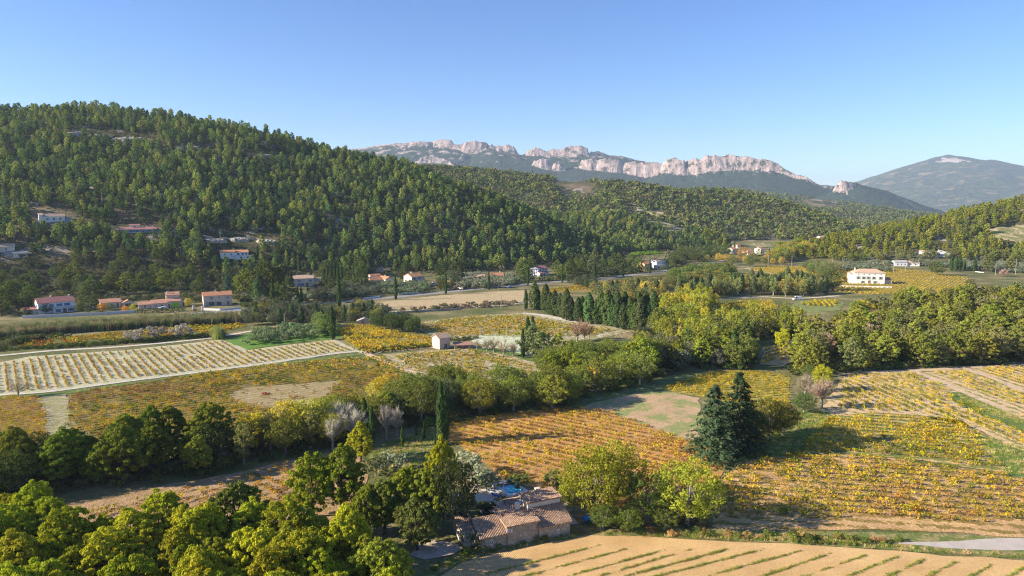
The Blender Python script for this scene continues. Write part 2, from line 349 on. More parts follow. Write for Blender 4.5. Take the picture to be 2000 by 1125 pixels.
def crown_pine(rng, H=11, R0=4.2, nc=24, nl=60, ls=.55, cb=.38, round_=1.0, cf=.30, rnd=.42):
    cs = []; Hc = H*(1-cb); p1, p2, p3 = rng.uniform(0, 6.28, 3)
    tries = 0
    while len(cs) < nc and tries < 4000:
        tries += 1
        u = rng.uniform(0, 1)**.8; a = rng.uniform(0, 2*math.pi)
        z = H*cb+Hc*u*.92*(1+.08*math.sin(2*a+p3)); prof = R0*(math.sin(math.pi*min(1, .16+.80*u))**.8)*round_*(1+.20*math.sin(2*a+p1+2*u)+.15*math.sin(3*a+p2-3*u))
        rr_ = prof*math.sqrt(rng.uniform(.25, 1)); c = np.array([rr_*math.cos(a), rr_*math.sin(a), z])
        rc = R0*cf*rng.uniform(.75, 1.3)
        if all(np.linalg.norm((c-q)/[1, 1, .8]) > .62*(rc+q2) for q, q2 in cs) or tries > 1500: cs.append((c, rc))
    mb = MB()
    for c, rc in cs: clump(mb, c, rc, nl, ls, rng, .7, -.35, 1.2 if nc < 150 else 1.9, rnd, .5 if nc < 150 else .9)
    return mb, cs
def crown_oak(rng, H=10, R0=4.5, nc=26, nl=60, ls=.5, cb=.18, flat=.85, asp=1.0):
    cs = []; cz = H*(cb+(1-cb)*.5); hz_ = H*(1-cb)*.5; tries = 0
    while len(cs) < nc and tries < 3000:
        tries += 1
        d = rng.normal(size=3); d /= np.linalg.norm(d)
        q = rng.uniform(.3, .96)**.6; c = np.array([d[0]*R0*q, d[1]*R0*q, cz+d[2]*hz_*q*(.95 if d[2] > 0 else .8)])
        rc = R0*rng.uniform(.22, .36)*(1 if nc < 40 else .60 if nc < 120 else .46)
        if all(np.linalg.norm(c-p) > .6*(rc+p2) for p, p2 in cs) or tries > 900: cs.append((c, rc))
    mb = MB()
    for c, rc in cs: clump(mb, c, rc, nl, ls, rng, flat, -.8, asp, .48, .1)
    return mb, cs
def crown_column(rng, H=11, R0=1.1, n=1400, ls=.4, base=.04, shape='cypress', zj=0):
    mb = MB(); u = rng.uniform(0, 1, n)**.85; z = H*(base+(1-base)*u)
    if shape == 'cypress': prof = R0*np.clip(np.sin(np.pi*np.clip(.12+.88*u, 0, 1))**.55, .05, 1)*(1-.25*u)
    elif shape == 'leyland': prof = R0*(np.clip(1-u**2.6, 0, 1)**.75)*np.clip(.55+u*3, 0, 1)
    else: prof = R0*(1-u)**.8*(.72+.28*np.sin(u*H*2.3))+.1
    a = rng.uniform(0, 2*np.pi, n); wob = 1+.16*np.sin(a*3+z*.9)+.1*np.sin(a*5-z*1.7)
    rad = prof*wob*rng.uniform(.78, 1.05, n)
    P = np.stack([rad*np.cos(a), rad*np.sin(a), z+rng.normal(size=n)*zj], 1)
    nzv = .35 if shape != 'fir' else .5
    N = np.stack([np.cos(a), np.sin(a), np.full(n, nzv)], 1)+rng.normal(size=(n, 3))*.5; N /= np.linalg.norm(N, axis=1, keepdims=True)
    leaf_quads(mb, P, N, ls, rng, 1.5 if shape == 'cypress' else 1.2, up=np.array([0, 0, 1.2 if shape == 'cypress' else .2])); return mb
def crown_fir(rng, H=17, R0=5.2, tiers=26, per=13, nl=26, ls=.42):
    """drooping whorled boughs with gaps between them"""
    mb = MB(); tw = MB()
    for k in range(tiers):
        u = k/tiers; z = H*(.06+.93*u); L = R0*(1-u)**.78*rng.uniform(.85, 1.1)+.25
        for j in range(max(4, int(per*(1-u*.6)))):
            a = rng.uniform(0, 2*np.pi); l = L*rng.uniform(.7, 1.12); d = np.array([math.cos(a), math.sin(a), 0])
            s = rng.uniform(.25, 1, nl); P = d*l*s[:, None]; P[:, 2] = z+.35*l*s*(.6-s*.75)+rng.normal(size=nl)*.16
            side = np.cross(d, [0, 0, 1]); P += side*(rng.normal(size=nl)*.30*(.4+l*.13))[:, None]
            N = np.array([0, 0, 1.])+d*.5+rng.normal(size=(nl, 3))*.55; N /= np.linalg.norm(N, axis=1, keepdims=True)
            leaf_quads(mb, P, N, ls, rng, 1.3, up=d)
    return mb
def bare_crown(rng, H=5, R0=2.6, n=420, th=.035, cb=.25):
    """a haze of thin twigs on branching limbs"""
    mb = MB(); 
    for k in range(16):
        a = rng.uniform(0, 2*np.pi); e = rng.uniform(.35, 1.4); L = R0*rng.uniform(.7, 1.1)
        b = np.array([0, 0, H*cb*rng.uniform(.8, 1.3)]); t = b+np.array([math.cos(a)*math.cos(e)*L, math.sin(a)*math.cos(e)*L, (H-b[2])*math.sin(e)*rng.uniform(.6, .95)])
        mb.tube([b, (b+t)/2+rng.normal(size=3)*.12*R0*.5, t], [.09*H/5, .05*H/5, .02], 4, 0, False)
        for j in range(n//16):
            s = rng.uniform(.35, 1); p = b+(t-b)*s; d = (t-b)/np.linalg.norm(t-b)+rng.normal(size=3)*.6; d[2] = abs(d[2])*.8+.1; d /= np.linalg.norm(d)
            l = R0*rng.uniform(.2, .5); q = p+d*l; o = np.cross(d, rng.normal(size=3)); o /= np.linalg.norm(o)+1e-9; o *= th
            mb.tri(p-o, p+o, q, 0)
    return mb
PR = {}
def f_fpine(rng):
    H = 9.2*rng.uniform(.85, 1.1); R0 = rng.uniform(2.5, 3.7); mb = MB(); cs = []; ph = rng.uniform(0, 6.28)
    for k in range(20):
        u = (k+.5)/20; a = k*2.4+ph; prof = R0*(math.sin(math.pi*min(1, .22+.74*u))**.7)*(1 if rng.uniform() > .25 else .6); q = prof*rng.uniform(.35, .8)
        c = np.array([q*math.cos(a), q*math.sin(a), H*(.12+.80*u)]); rc = R0*rng.uniform(.32, .46)*(1-.35*u); cs.append((c, rc)); clump(mb, c, rc, 20, .78, rng, .85, -.6, 1.15, .28, .3)
    tr = MB(); tr.tube([(0, 0, -.6), (0, 0, H*.4), (0, 0, H*.8)], [.2, .15, .05], 5); return mb.mesh('pine crown', NEEDLE), tr.mesh('pine trunk', BARK)
def proto(key, n, fn):
    """n crown and trunk mesh pairs of one kind"""
    PR[key] = []
    for k in range(n):
        rng = np.random.default_rng(abs(hash_name(key))+k*101); PR[key].append(fn(rng))
def hash_name(s): return sum((i+1)*ord(c)*31 for i, c in enumerate(s)) % 100000
def mk(crownmb, cs, H, r, rng, bark, leaf, name, ntips=14, base=.3, lean=.05, sides=6):
    tr = MB(); idx = rng.permutation(len(cs))[:ntips]; trunk(tr, H, r, rng, [cs[i][0] for i in idx], base, 0, sides, lean)
    return crownmb.mesh(name+' crown', leaf), tr.mesh(name+' trunk', bark)
def f_pine(H, R0, nc, nl, ls, cb=.38, tips=14, cf=.30, rnd=.42):
    def f(rng):
        h = H*rng.uniform(.94, 1.06); mb, cs = crown_pine(rng, h, R0*rng.uniform(.92, 1.08), nc, nl, ls, cb, 1, cf, rnd)
        return mk(mb, cs, h, .026*H, rng, BARK, NEEDLE, 'pine', tips, .3, .05)
    return f
def f_oak(H, R0, nc, nl, ls, cb=.18, tips=12, bark=None, flat=.85, asp=1.0, r=.03):
    def f(rng):
        mb, cs = crown_oak(rng, H, R0, nc, nl, ls, cb, flat, asp); return mk(mb, cs, H*.9, r*H, rng, bark or BARK, LEAF, 'tree', tips, .2, .05)
    return f
def f_col(H, R0, n, ls, shape, leaf=None, base=.04):
    def f(rng):
        mb = crown_column(rng, H, R0, n, ls, base, shape); t = MB(); t.tube([(0, 0, -.5), (0, 0, H*.5), (0, 0, H*.9)], [.022*H, .015*H, .004*H], 6)
        return mb.mesh('cypress crown', leaf or NEEDLE), t.mesh('cypress trunk', BARK)
    return f
def f_fir(rng):
    mb = crown_fir(rng); t = MB(); t.tube([(0, 0, -.5), (0, 0, 9), (0, 0, 17)], [.34, .2, .04], 7); return mb.mesh('fir crown', NEEDLE), t.mesh('fir trunk', BARK)
def f_bare(H, R0, n, th):
    def f(rng):
        mb = bare_crown(rng, H, R0, n, th); t = MB(); t.tube([(0, 0, -.4), (.1, 0, H*.3), (.1, .1, H*.6)], [.05*H, .035*H, .012*H], 6)
        return mb.mesh('twigs', LEAF), t.mesh('bare trunk', BARKG)
    return f
def f_umb(rng):
    mb = MB(); cs = []
    for k in range(20):
        a = rng.uniform(0, 6.28); q = 4.2*math.sqrt(rng.uniform(0, 1)); c = np.array([q*math.cos(a), q*math.sin(a), 7.6+.9*math.cos(q/4.2*1.4)+rng.normal()*.15]); cs.append((c, 1.3)); clump(mb, c, 1.35, 60, .5, rng, .55, -.1)
    return mk(mb, cs, 8, .25, rng, BARK, NEEDLE, 'umbrella pine', 14, .6)
proto('pine_near', 5, f_pine(11.5, 4.2, 210, 80, .23, .20, 26, .115, .5))
proto('pine_mid', 6, f_pine(11, 4.2, 90, 40, .37, .16, 14, .15, .45))
proto('pine_far', 8, f_fpine)
proto('oak_near', 4, f_oak(10, 4.9, 165, 44, .27, .10, 26, BARKG))
proto('oak_mid', 5, f_oak(9.5, 4.2, 85, 36, .36, .04, 10))
proto('poplar_mid', 4, f_oak(12, 2.8, 80, 34, .36, .05, 8, BARKG, 1.1))
proto('bush', 5, f_oak(3.0, 2.0, 14, 42, .34, .0, 4, BARK, .8, 1, .02))
proto('olive', 4, f_oak(3.6, 2.1, 13, 46, .30, .16, 6, BARKG, .8, 1.6, .035))
proto('cypress', 4, f_col(11, 1.0, 1700, .34, 'cypress'))
proto('leyland', 4, f_col(13, 2.5, 2600, .45, 'leyland'))
proto('fir', 2, f_fir)
proto('bare', 3, f_bare(5, 2.8, 520, .03))
proto('greytree', 2, f_bare(9, 4.2, 1500, .05))
proto('umbrella', 2, f_umb)
proto('scrub', 3, f_oak(2.0, 1.8, 6, 14, .5, .0, 0, BARK, .8, 1, .02))
def f_blob(rng):
    mb, cs = crown_pine(rng, 9, 3.6, 7, 9, 2.0, .12, 1, .42); return mb.mesh('distant crown', NEEDLE), None
proto('blob', 5, f_blob)
def f_vine(n, ls, w=.55, h=1.15):
    def f(rng):
        mb = MB(); P = rng.normal(size=(n, 3))*[w*.66, w*.32, .19]+[0, 0, h*.50]; P[:, 2] = np.clip(P[:, 2], .12, h*.95)
        N = rng.normal(size=(n, 3))+[0, 0, .4]; N /= np.linalg.norm(N, axis=1, keepdims=True); leaf_quads(mb, P, N, ls, rng, 1.1)
        tk = MB(); tk.tube([(0, 0, -.1), (.04, 0, .3), (0, .03, .6)], [.045, .04, .03], 4)
        return mb.mesh('vine leaves', LEAF), tk.mesh('vine trunk', BARK)
    return f
proto('vine_near', 6, f_vine(46, .24)); proto('vine_far', 5, f_vine(13, .46))
def f_tuft(rng):
    mb = MB(); n = 26; a = rng.uniform(0, 6.28, n); q = rng.uniform(0, .3, n)
    for k in range(n):
        b = np.array([q[k]*math.cos(a[k]), q[k]*math.sin(a[k]), -.03]); d = np.array([math.cos(a[k])*.35, math.sin(a[k])*.35, rng.uniform(.5, 1)])*rng.uniform(.3, .6)
        o = np.cross(d, [rng.normal(), rng.normal(), 0]); o /= np.linalg.norm(o)+1e-9; mb.tri(b-o*.035, b+o*.035, b+d)
    return mb.mesh('grass tuft', LEAF), None
proto('tuft', 3, f_tuft)
def f_reed(rng):
    mb = MB(); n = 46
    for k in range(n):
        b = np.array([rng.normal()*.55, rng.normal()*.55, -.1]); h = rng.uniform(2.6, 4.6); d = np.array([rng.normal()*.3, rng.normal()*.3, h]); o = np.cross(d, rng.normal(size=3)); o /= np.linalg.norm(o)
        mb.tri(b-o*.10, b+o*.10, b+d)
        for j in range(5):
            p = b+d*rng.uniform(.3, .98); l = np.array([rng.normal()*.5, rng.normal()*.5, rng.uniform(-.2, .5)]); mb.tri(p, p+o*.14, p+l)
    return mb.mesh('cane clump', LEAF), None
proto('reed', 3, f_reed)

PINE_B, PINE_M, PINE_D = (.150, .172, .012), (.088, .118, .020), (.050, .078, .024)
CYP = (.040, .068, .020); OAKG = (.085, .115, .022); OAKD = (.05, .075, .022); YEL = (.50, .34, .02); YG = (.22, .22, .022); OLV = (.17, .19, .115); GRY = (.30, .28, .24); ORG = (.44, .22, .03); BARE = (.30, .22, .16)
KN = {'pine_near': 'pine_tree', 'pine_mid': 'pine_tree', 'pine_far': 'pine_tree', 'oak_near': 'oak_tree', 'oak_mid': 'broadleaf_tree', 'poplar_mid': 'poplar_tree', 'bush': 'shrub', 'olive': 'olive_tree', 'cypress': 'cypress_tree',
      'leyland': 'conifer_tree', 'fir': 'fir_tree', 'bare': 'bare_tree', 'greytree': 'bare_tree', 'umbrella': 'umbrella_pine'}
KC = {'shrub': 'shrub'}
PH = {'pine_near': 11.5, 'pine_mid': 11, 'pine_far': 9.5, 'oak_near': 10, 'oak_mid': 9.5, 'poplar_mid': 12, 'bush': 3, 'olive': 3.6, 'cypress': 11, 'leyland': 13, 'fir': 17, 'bare': 5, 'greytree': 9, 'umbrella': 9}
def tree(key, x, y, h, tint, label, group=None, wide=1.0, z=None, rng=random.Random(7), var=None, cat=None):
    """one tree or shrub as an Empty with its trunk and crown"""
    nm = KN[key]; v = PR[key][rng.randrange(len(PR[key])) if var is None else var % len(PR[key])]; s = h/PH[key]
    z = Hs(x, y) if z is None else z
    e = empty(nm, (x, y, z-.05), rng.uniform(0, 6.28)); e.scale = (s*wide, s*wide, s)
    c = bpy.data.objects.new('crown', v[0]); COL.objects.link(c); c.parent = e; c['tint'] = [float(q) for q in tint]
    if v[1]:
        t = bpy.data.objects.new('trunk' if nm != 'shrub' else 'stem', v[1]); COL.objects.link(t); t.parent = e
    if nm == 'shrub': c.name = 'foliage'
    tag(e, label, cat or ('shrub' if nm == 'shrub' else 'tree'), group); return e
def jit(c, rng, a=.18):
    k = 1+rng.uniform(-a, a); return tuple(max(.003, v*k*(1+rng.uniform(-a, a)*.5)) for v in c)

def gn_scatter(name, protos, P, rot, scl, idx, tint, label, cat=None, kind='stuff'):
    """one object that stands a crown mesh on every point"""
    me = bpy.data.meshes.new(name); P = np.asarray(P, np.float32); me.vertices.add(len(P)); me.vertices.foreach_set('co', P.ravel())
    def att(nm, ty, key, arr):
        a = me.attributes.new(nm, ty, 'POINT'); a.data.foreach_set(key, np.ascontiguousarray(arr).ravel())
    r = np.zeros((len(P), 3), np.float32); r[:, 2] = rot; att('rot', 'FLOAT_VECTOR', 'vector', r)
    s = np.asarray(scl, np.float32); s = np.repeat(s[:, None], 3, 1) if s.ndim == 1 else s; att('scl', 'FLOAT_VECTOR', 'vector', s)
    att('idx', 'INT', 'value', np.asarray(idx, np.int32)); t = np.ones((len(P), 4), np.float32); t[:, :3] = tint; att('tint', 'FLOAT_COLOR', 'color', t)
    o = bpy.data.objects.new(name, me); COL.objects.link(o)
    ng = bpy.data.node_groups.new(name, 'GeometryNodeTree'); ng.interface.new_socket('Geometry', in_out='INPUT', socket_type='NodeSocketGeometry'); ng.interface.new_socket('Geometry', in_out='OUTPUT', socket_type='NodeSocketGeometry')
    N = ng.nodes.new; L = ng.links.new; gi = N('NodeGroupInput'); go = N('NodeGroupOutput'); jn = N('GeometryNodeJoinGeometry')
    def na(nm, ty): q = N('GeometryNodeInputNamedAttribute'); q.data_type = ty; q.inputs[0].default_value = nm; return q.outputs[0]
    ra, sa, ia = na('rot', 'FLOAT_VECTOR'), na('scl', 'FLOAT_VECTOR'), na('idx', 'INT')
    for k, pm in enumerate(protos):
        po = bpy.data.objects.new(name+' shape', pm)
        oi = N('GeometryNodeObjectInfo'); oi.inputs['Object'].default_value = po
        cp = N('FunctionNodeCompare'); cp.data_type = 'INT'; cp.operation = 'EQUAL'; L(ia, cp.inputs['A']); cp.inputs['B'].default_value = k
        ip = N('GeometryNodeInstanceOnPoints'); L(gi.outputs[0], ip.inputs['Points']); L(cp.outputs[0], ip.inputs['Selection']); L(oi.outputs['Geometry'], ip.inputs['Instance'])
        L(ra, ip.inputs['Rotation']); L(sa, ip.inputs['Scale']); L(ip.outputs[0], jn.inputs[0])
    L(jn.outputs[0], go.inputs[0]); md = o.modifiers.new('scatter', 'NODES'); md.node_group = ng
    tag(o, label, cat, None, kind); return o

def inpoly(x, y, poly):
    poly = np.asarray(poly); n = len(poly); c = np.zeros(np.shape(x), bool); j = n-1
    for i in range(n):
        xi, yi, xj, yj = *poly[i][:2], *poly[j][:2]
        if yi != yj:
            c ^= ((yi > y) != (yj > y)) & (x < (xj-xi)*(y-yi)/(yj-yi)+xi)
        j = i
    return c
def W(pxpoly): return np.array([G(a, b)[:2] for a, b in pxpoly])
def scat(pxpoly, sp, seed, world=False):
    """jittered grid of spots inside an outline on the ground"""
    P = np.array(pxpoly) if world else W(pxpoly); rng = np.random.default_rng(seed)
    x0, y0 = P.min(0); x1, y1 = P.max(0); gx, gy = np.meshgrid(np.arange(x0, x1+sp, sp), np.arange(y0, y1+sp, sp*.87)); gx = gx+(np.arange(gx.shape[0])[:, None] % 2)*sp*.5
    gx = (gx+rng.uniform(-.34, .34, gx.shape)*sp).ravel(); gy = (gy+rng.uniform(-.34, .34, gy.shape)*sp).ravel(); k = inpoly(gx, gy, P); return gx[k], gy[k], rng

# ------------------------------------------------------------------ fields, tracks, road
import bmesh
def sheet(name, poly, mat, off=.06, cell=8, world=False, wob=.35, kind='structure', label=None, cat=None):
    P = np.array(poly)[:, :2] if world else W(poly)
    rng = np.random.default_rng(len(poly)*7+int(abs(P[0, 0])*3)); Q = []
    for a, b in zip(P, np.roll(P, -1, 0)):
        L = np.linalg.norm(b-a); n = max(1, min(60, int(L/3)))
        for k in range(n):
            t = k/n; Q.append(a+(b-a)*t+(rng.normal(size=2)*wob if 0 < k else 0))
    bm = bmesh.new(); f = bm.faces.new([bm.verts.new((q[0], q[1], 0)) for q in Q])
    bmesh.ops.triangulate(bm, faces=[f])
    Q = np.array(Q)
    for ax in (0, 1):
        for c in np.arange(math.floor(Q[:, ax].min()/cell)*cell, Q[:, ax].max(), cell):
            co = [0, 0, 0]; no = [0, 0, 0]; co[ax] = c; no[ax] = 1
            bmesh.ops.bisect_plane(bm, geom=bm.verts[:]+bm.edges[:]+bm.faces[:], plane_co=co, plane_no=no)
    xy = np.array([v.co[:2] for v in bm.verts]); hh = H(xy[:, 0], xy[:, 1])
    for v, h in zip(bm.verts, hh): v.co.z = h+off
    bmesh.ops.recalc_face_normals(bm, faces=bm.faces[:])
    me = bpy.data.meshes.new(name); bm.to_mesh(me); bm.free(); me.materials.append(mat)
    if me.polygons[0].normal.z < 0: me.flip_normals()
    o = bpy.data.objects.new(name, me); COL.objects.link(o); tag(o, label, cat, None, kind); return o
def ribbon(name, pts, wd, mat, off=.1, world=False, **kw):
    P = np.array(pts)[:, :2] if world else W(pts); wd = wd if hasattr(wd, '__len__') else [wd]*len(P)
    # smooth centre line
    ts = np.linspace(0, len(P)-1, (len(P)-1)*6+1); i = np.clip(ts.astype(int), 0, len(P)-2); f = ts-i
    P0, P1, P2, P3 = P[np.clip(i-1, 0, None)], P[i], P[i+1], P[np.clip(i+2, None, len(P)-1)]
    f = f[:, None]; C = .5*((2*P1)+(P2-P0)*f+(2*P0-5*P1+4*P2-P3)*f*f+(3*P1-P0-3*P2+P3)*f**3)
    w_ = np.interp(ts, range(len(P)), wd); T = np.gradient(C, axis=0); T /= np.linalg.norm(T, axis=1, keepdims=True); N = np.stack([-T[:, 1], T[:, 0]], 1)
    cols = [C+N*(w_*k)[:, None] for k in (-.5, -.17, .17, .5)]; V = []
    for c in cols: V.append(np.column_stack([c, H(c[:, 0], c[:, 1])+off]))
    V = np.stack(V, 1); a, b = V.shape[:2]; i = np.arange(a*b).reshape(a, b); F = np.stack([i[:-1, 1:], i[1:, 1:], i[1:, :-1], i[:-1, :-1]], -1).reshape(-1, 4)
    m = MB(); m.add(V.reshape(-1, 3), F); o = m.obj(name, mat, smooth=True); tag(o, kind='structure'); return o

def soil(name, c, c2, gcol=(.10, .13, .03), g=.3, sc=.25, rowang=None, rowsp=2.4, bump=.08, gs=.5):
    n = NT(name); base = n.ramp(n.noise(sc, 6, rough=.6), [(.32, c2), (.62, c)])
    fine = n.ramp(n.noise(3.5, 4), [(.35, .72), (.65, 1.18)]); base = n.mix(1, base, fine, 'MULTIPLY')
    gn = n.noise(gs, 6, rough=.68)
    if rowang is not None:
        mp = n.n('ShaderNodeMapping'); mp.inputs['Rotation'].default_value = (0, 0, -rowang); n.t.links.new(n.pos(), mp.inputs[0])
        sp = n.n('ShaderNodeSeparateXYZ'); n.t.links.new(mp.outputs[0], sp.inputs[0])
        s = n.math('SINE', n.math('MULTIPLY', sp.outputs[1], 2*math.pi/rowsp)); gn = n.math('ADD', gn, n.math('MULTIPLY', s, .09))
    k = n.ramp(gn, [(.62-g*.4, 0), (.70-g*.4, 1)])
    gc = n.mix(n.noise(.8, 3), gcol, tuple(v*1.7 for v in gcol))
    n.bsdf(n.mix(k, base, gc), .95, n.bump(n.noise(2.2, 5), bump*2)); return n.m
SAND = (.60, .39, .17); TAN = (.42, .30, .17); PINK = (.40, .30, .22); PALE = (.60, .54, .45); BRN = (.24, .15, .08)
GRS = (.085, .125, .025); DRY = (.26, .22, .10)
VP = []   # every vine: x, y, rot, scale, tint
def fang(a, b):
    p, q = G(*a), G(*b); return math.atan2(q[1]-p[1], q[0]-p[0])
def vines(poly, ang, sp=2.4, st=1.15, pal=(), seed=1, drop=.08, h=1.0, edge=0, patch=18, holes=()):
    P = W(poly); rng = np.random.default_rng(seed); c, s = math.cos(ang), math.sin(ang); cen = P.mean(0); Q = P-cen
    U = Q@[c, s]; Vv = Q@[-s, c]
    u, v = np.meshgrid(np.arange(U.min(), U.max(), st), np.arange(math.ceil(Vv.min()/sp)*sp, Vv.max(), sp)); u = u.ravel(); v = v.ravel()
    u = u+rng.normal(size=u.shape)*st*.16; v = v+rng.normal(size=v.shape)*.09
    x, y = cen[0]+u*c-v*s, cen[1]+u*s+v*c; k = inpoly(x, y, P) & (rng.uniform(size=x.shape) > drop)
    gap = fbm(x/7, y/7, seed+50, 3); k &= gap > .26
    for hp in holes: k &= ~inpoly(x, y, W(hp))
    x, y = x[k], y[k]; n = len(x)
    pn = fbm(x/patch, y/patch, seed+5, 3)+rng.normal(size=n)*.10
    q = np.clip((pn-.25)/.5, 0, .999)*len(pal); pi = q.astype(int); T = np.array(pal)[pi]*rng.uniform(.72, 1.25, (n, 1))*(1+rng.normal(size=(n, 3))*.06)
    sc = h*rng.uniform(.65, 1.2, n)*(.75+.5*fbm(x/9, y/9, seed+9, 2))
    VP.extend(zip(x, y, ang+rng.normal(size=n)*.14+np.pi*rng.integers(0, 2, n), sc, T*.9))
VY, VO, VG, VR, VB, VYG = (.37, .275, .020), (.32, .205, .024), (.115, .125, .012), (.26, .04, .015), (.22, .135, .035), (.27, .225, .012)

# broad grassy floor of the valley, then the plots laid on it
F1 = [(830,1140),(900,1100),(1000,1075),(1075,1057),(1150,1046),(1300,1051),(1400,1057),(1500,1061),(1620,1068),(1800,1081),(2050,1097),(2400,1130),(2500,1400),(600,1400)]
ra = fang((1305,1110), (1600,1076))
def mat_sand():
    n = NT('ploughed sand'); base = n.ramp(n.noise(.12, 5), [(.3, (.54, .34, .14)), (.65, (.68, .45, .20))]); base = n.mix(1, base, n.ramp(n.noise(5, 4), [(.3, .8), (.7, 1.1)]), 'MULTIPLY')
    mp = n.n('ShaderNodeMapping'); mp.inputs['Rotation'].default_value = (0, 0, -(ra-R(75))); n.t.links.new(n.pos(), mp.inputs[0])
    wv = n.n('ShaderNodeTexWave'); wv.inputs['Scale'].default_value = 1.05; wv.inputs['Distortion'].default_value = 5; wv.inputs['Detail'].default_value = 2; wv.inputs['Detail Scale'].default_value = .6; wv.bands_direction = 'Y'
    n.t.links.new(mp.outputs[0], wv.inputs[0])
    mp2 = n.n('ShaderNodeMapping'); mp2.inputs['Rotation'].default_value = (0, 0, -ra); n.t.links.new(n.pos(), mp2.inputs[0])
    w2 = n.n('ShaderNodeTexWave'); w2.inputs['Scale'].default_value = .22; w2.inputs['Distortion'].default_value = 1.5; w2.bands_direction = 'Y'; n.t.links.new(mp2.outputs[0], w2.inputs[0])
    h = n.math('ADD', n.math('MULTIPLY', wv.outputs[1], .035), n.math('MULTIPLY', w2.outputs[1], .10))
    n.bsdf(base, .95, n.bump(n.math('ADD', h, n.math('MULTIPLY', n.noise(2.5, 5), .12)), 1.0)); return n.m
sheet('field', F1, mat_sand(), .06, 10)
# sandy ring and the two vineyards right of the farmhouse
a2 = fang((1480,905), (2000,938)); a3 = fang((1700,835), (1920,850)); 
F2o = [(1390,1030),(1395,940),(1450,905),(1490,893),(1620,888),(1760,897),(1880,915),(2100,948),(2300,980),(2300,1090),(2000,1050),(1830,1040),(1650,1035),(1480,1035)]
F2 = [(1398,1005),(1402,945),(1440,915),(1500,895),(1620,892),(1760,899),(1880,917),(2100,950),(2250,975),(2250,1050),(2000,1024),(1850,1018),(1700,1013),(1560,1011),(1460,1013)]
sheet('field', F2o, soil('sandy vineyard soil', SAND, (.42, .25, .12), (.17, .12, .03), .32, .2, a2, 2.6), .07)
vines(F2, a2, 2.6, 1.15, [VB, VO, VY, VYG, VY, VG, VY], 11, .07, 1.15)
F3o = [(1560,893),(1600,850),(1625,812),(1700,808),(1800,812),(1880,822),(1925,850),(1955,900),(1965,925),(1880,912),(1760,894),(1640,886)]
sheet('field', F3o, soil('grassy vineyard soil', SAND, (.45, .33, .15), (.12, .14, .03), .45, .3, a3, 2.8), .07)
vines([(1550,893),(1590,850),(1618,815),(1700,812),(1800,815),(1872,824),(1905,850),(1932,900),(1945,916),(1880,908),(1760,892),(1640,885)], a3, 2.7, 1.15, [VG, VYG, VY, VYG, VY], 12, .06, 1.2)
a4 = fang((1700,745), (1900,830))
F4o = [(1560,810),(1600,800),(1640,745),(1665,728),(1790,725),(1860,757),(1990,822),(2100,875),(2150,930),(1990,880),(1900,835),(1800,812),(1700,806),(1620,812)]
sheet('field', F4o, soil('pale sandy soil', (.64, .47, .27), (.52, .36, .18), (.16, .16, .04), .22, .3, a4, 3), .07)
vines([(1640,800),(1645,748),(1668,731),(1780,729),(1840,752),(1860,775),(1920,808),(2010,848),(2100,890),(2090,905),(1990,868),(1900,830),(1800,806),(1700,802)], a4, 2.9, 1.2, [VYG, VY, VYG, VG, VY], 13, .12, 1.05)
F5 = [(1795,727),(1885,721),(2010,772),(2200,850),(2200,920),(2000,815),(1860,757)]
sheet('field', F5, soil('pale sandy soil two', (.64, .47, .27), (.5, .36, .2), (.16, .16, .04), .3, .3, a4, 3), .08)
vines([(1815,727),(1880,723),(2000,770),(2180,845),(2180,880),(2000,803),(1880,752)], a4, 2.9, 1.2, [VY, VYG, VY, VG], 14, .15, 1.0)
F6 = [(1895,720),(1960,713),(2200,710),(2200,842),(2010,766)]
sheet('field', F6, soil('pale sandy soil three', (.64, .47, .27), (.5, .36, .2), (.16, .16, .04), .3, .3, a4, 3), .08)
vines([(1910,722),(1960,716),(2180,712),(2180,826),(2015,762)], a4, 2.9, 1.2, [VY, VYG, VO, VY], 15, .15, 1.0)
GRASS = soil('mown grass', (.10, .16, .03), (.15, .20, .05), (.24, .20, .09), .12, .2, None, 2, .05)
DGRASS = soil('dry meadow', (.30, .25, .11), (.16, .17, .05), (.09, .12, .03), .42, .15)
sheet('verge', [(1850,765),(1880,768),(1960,800),(2050,840),(2150,890),(2100,890),(1990,842),(1905,806),(1862,785)], GRASS, .12)
sheet('verge', [(1895,838),(1960,868),(2050,905),(2200,960),(2200,975),(1965,928),(1950,895),(1925,855)], GRASS, .11)
sheet('verge', [(1415,905),(1440,880),(1560,800),(1620,806),(1625,815),(1585,860),(1545,890),(1480,897)], GRASS, .10)
DIRT = soil('pale dirt track', (.62, .48, .32), (.5, .36, .22), (.2, .18, .08), .12, .3)
ribbon('path', [(1782,724),(1850,752),(1900,774),(2000,818),(2150,884)], 2.2, DIRT, .15)
ribbon('path', [(1882,719),(1940,740),(2000,766),(2150,826)], 2.4, DIRT, .15)
ribbon('path', [(1640,730),(1800,724),(1900,718),(2050,712)], 3, DIRT, .14)
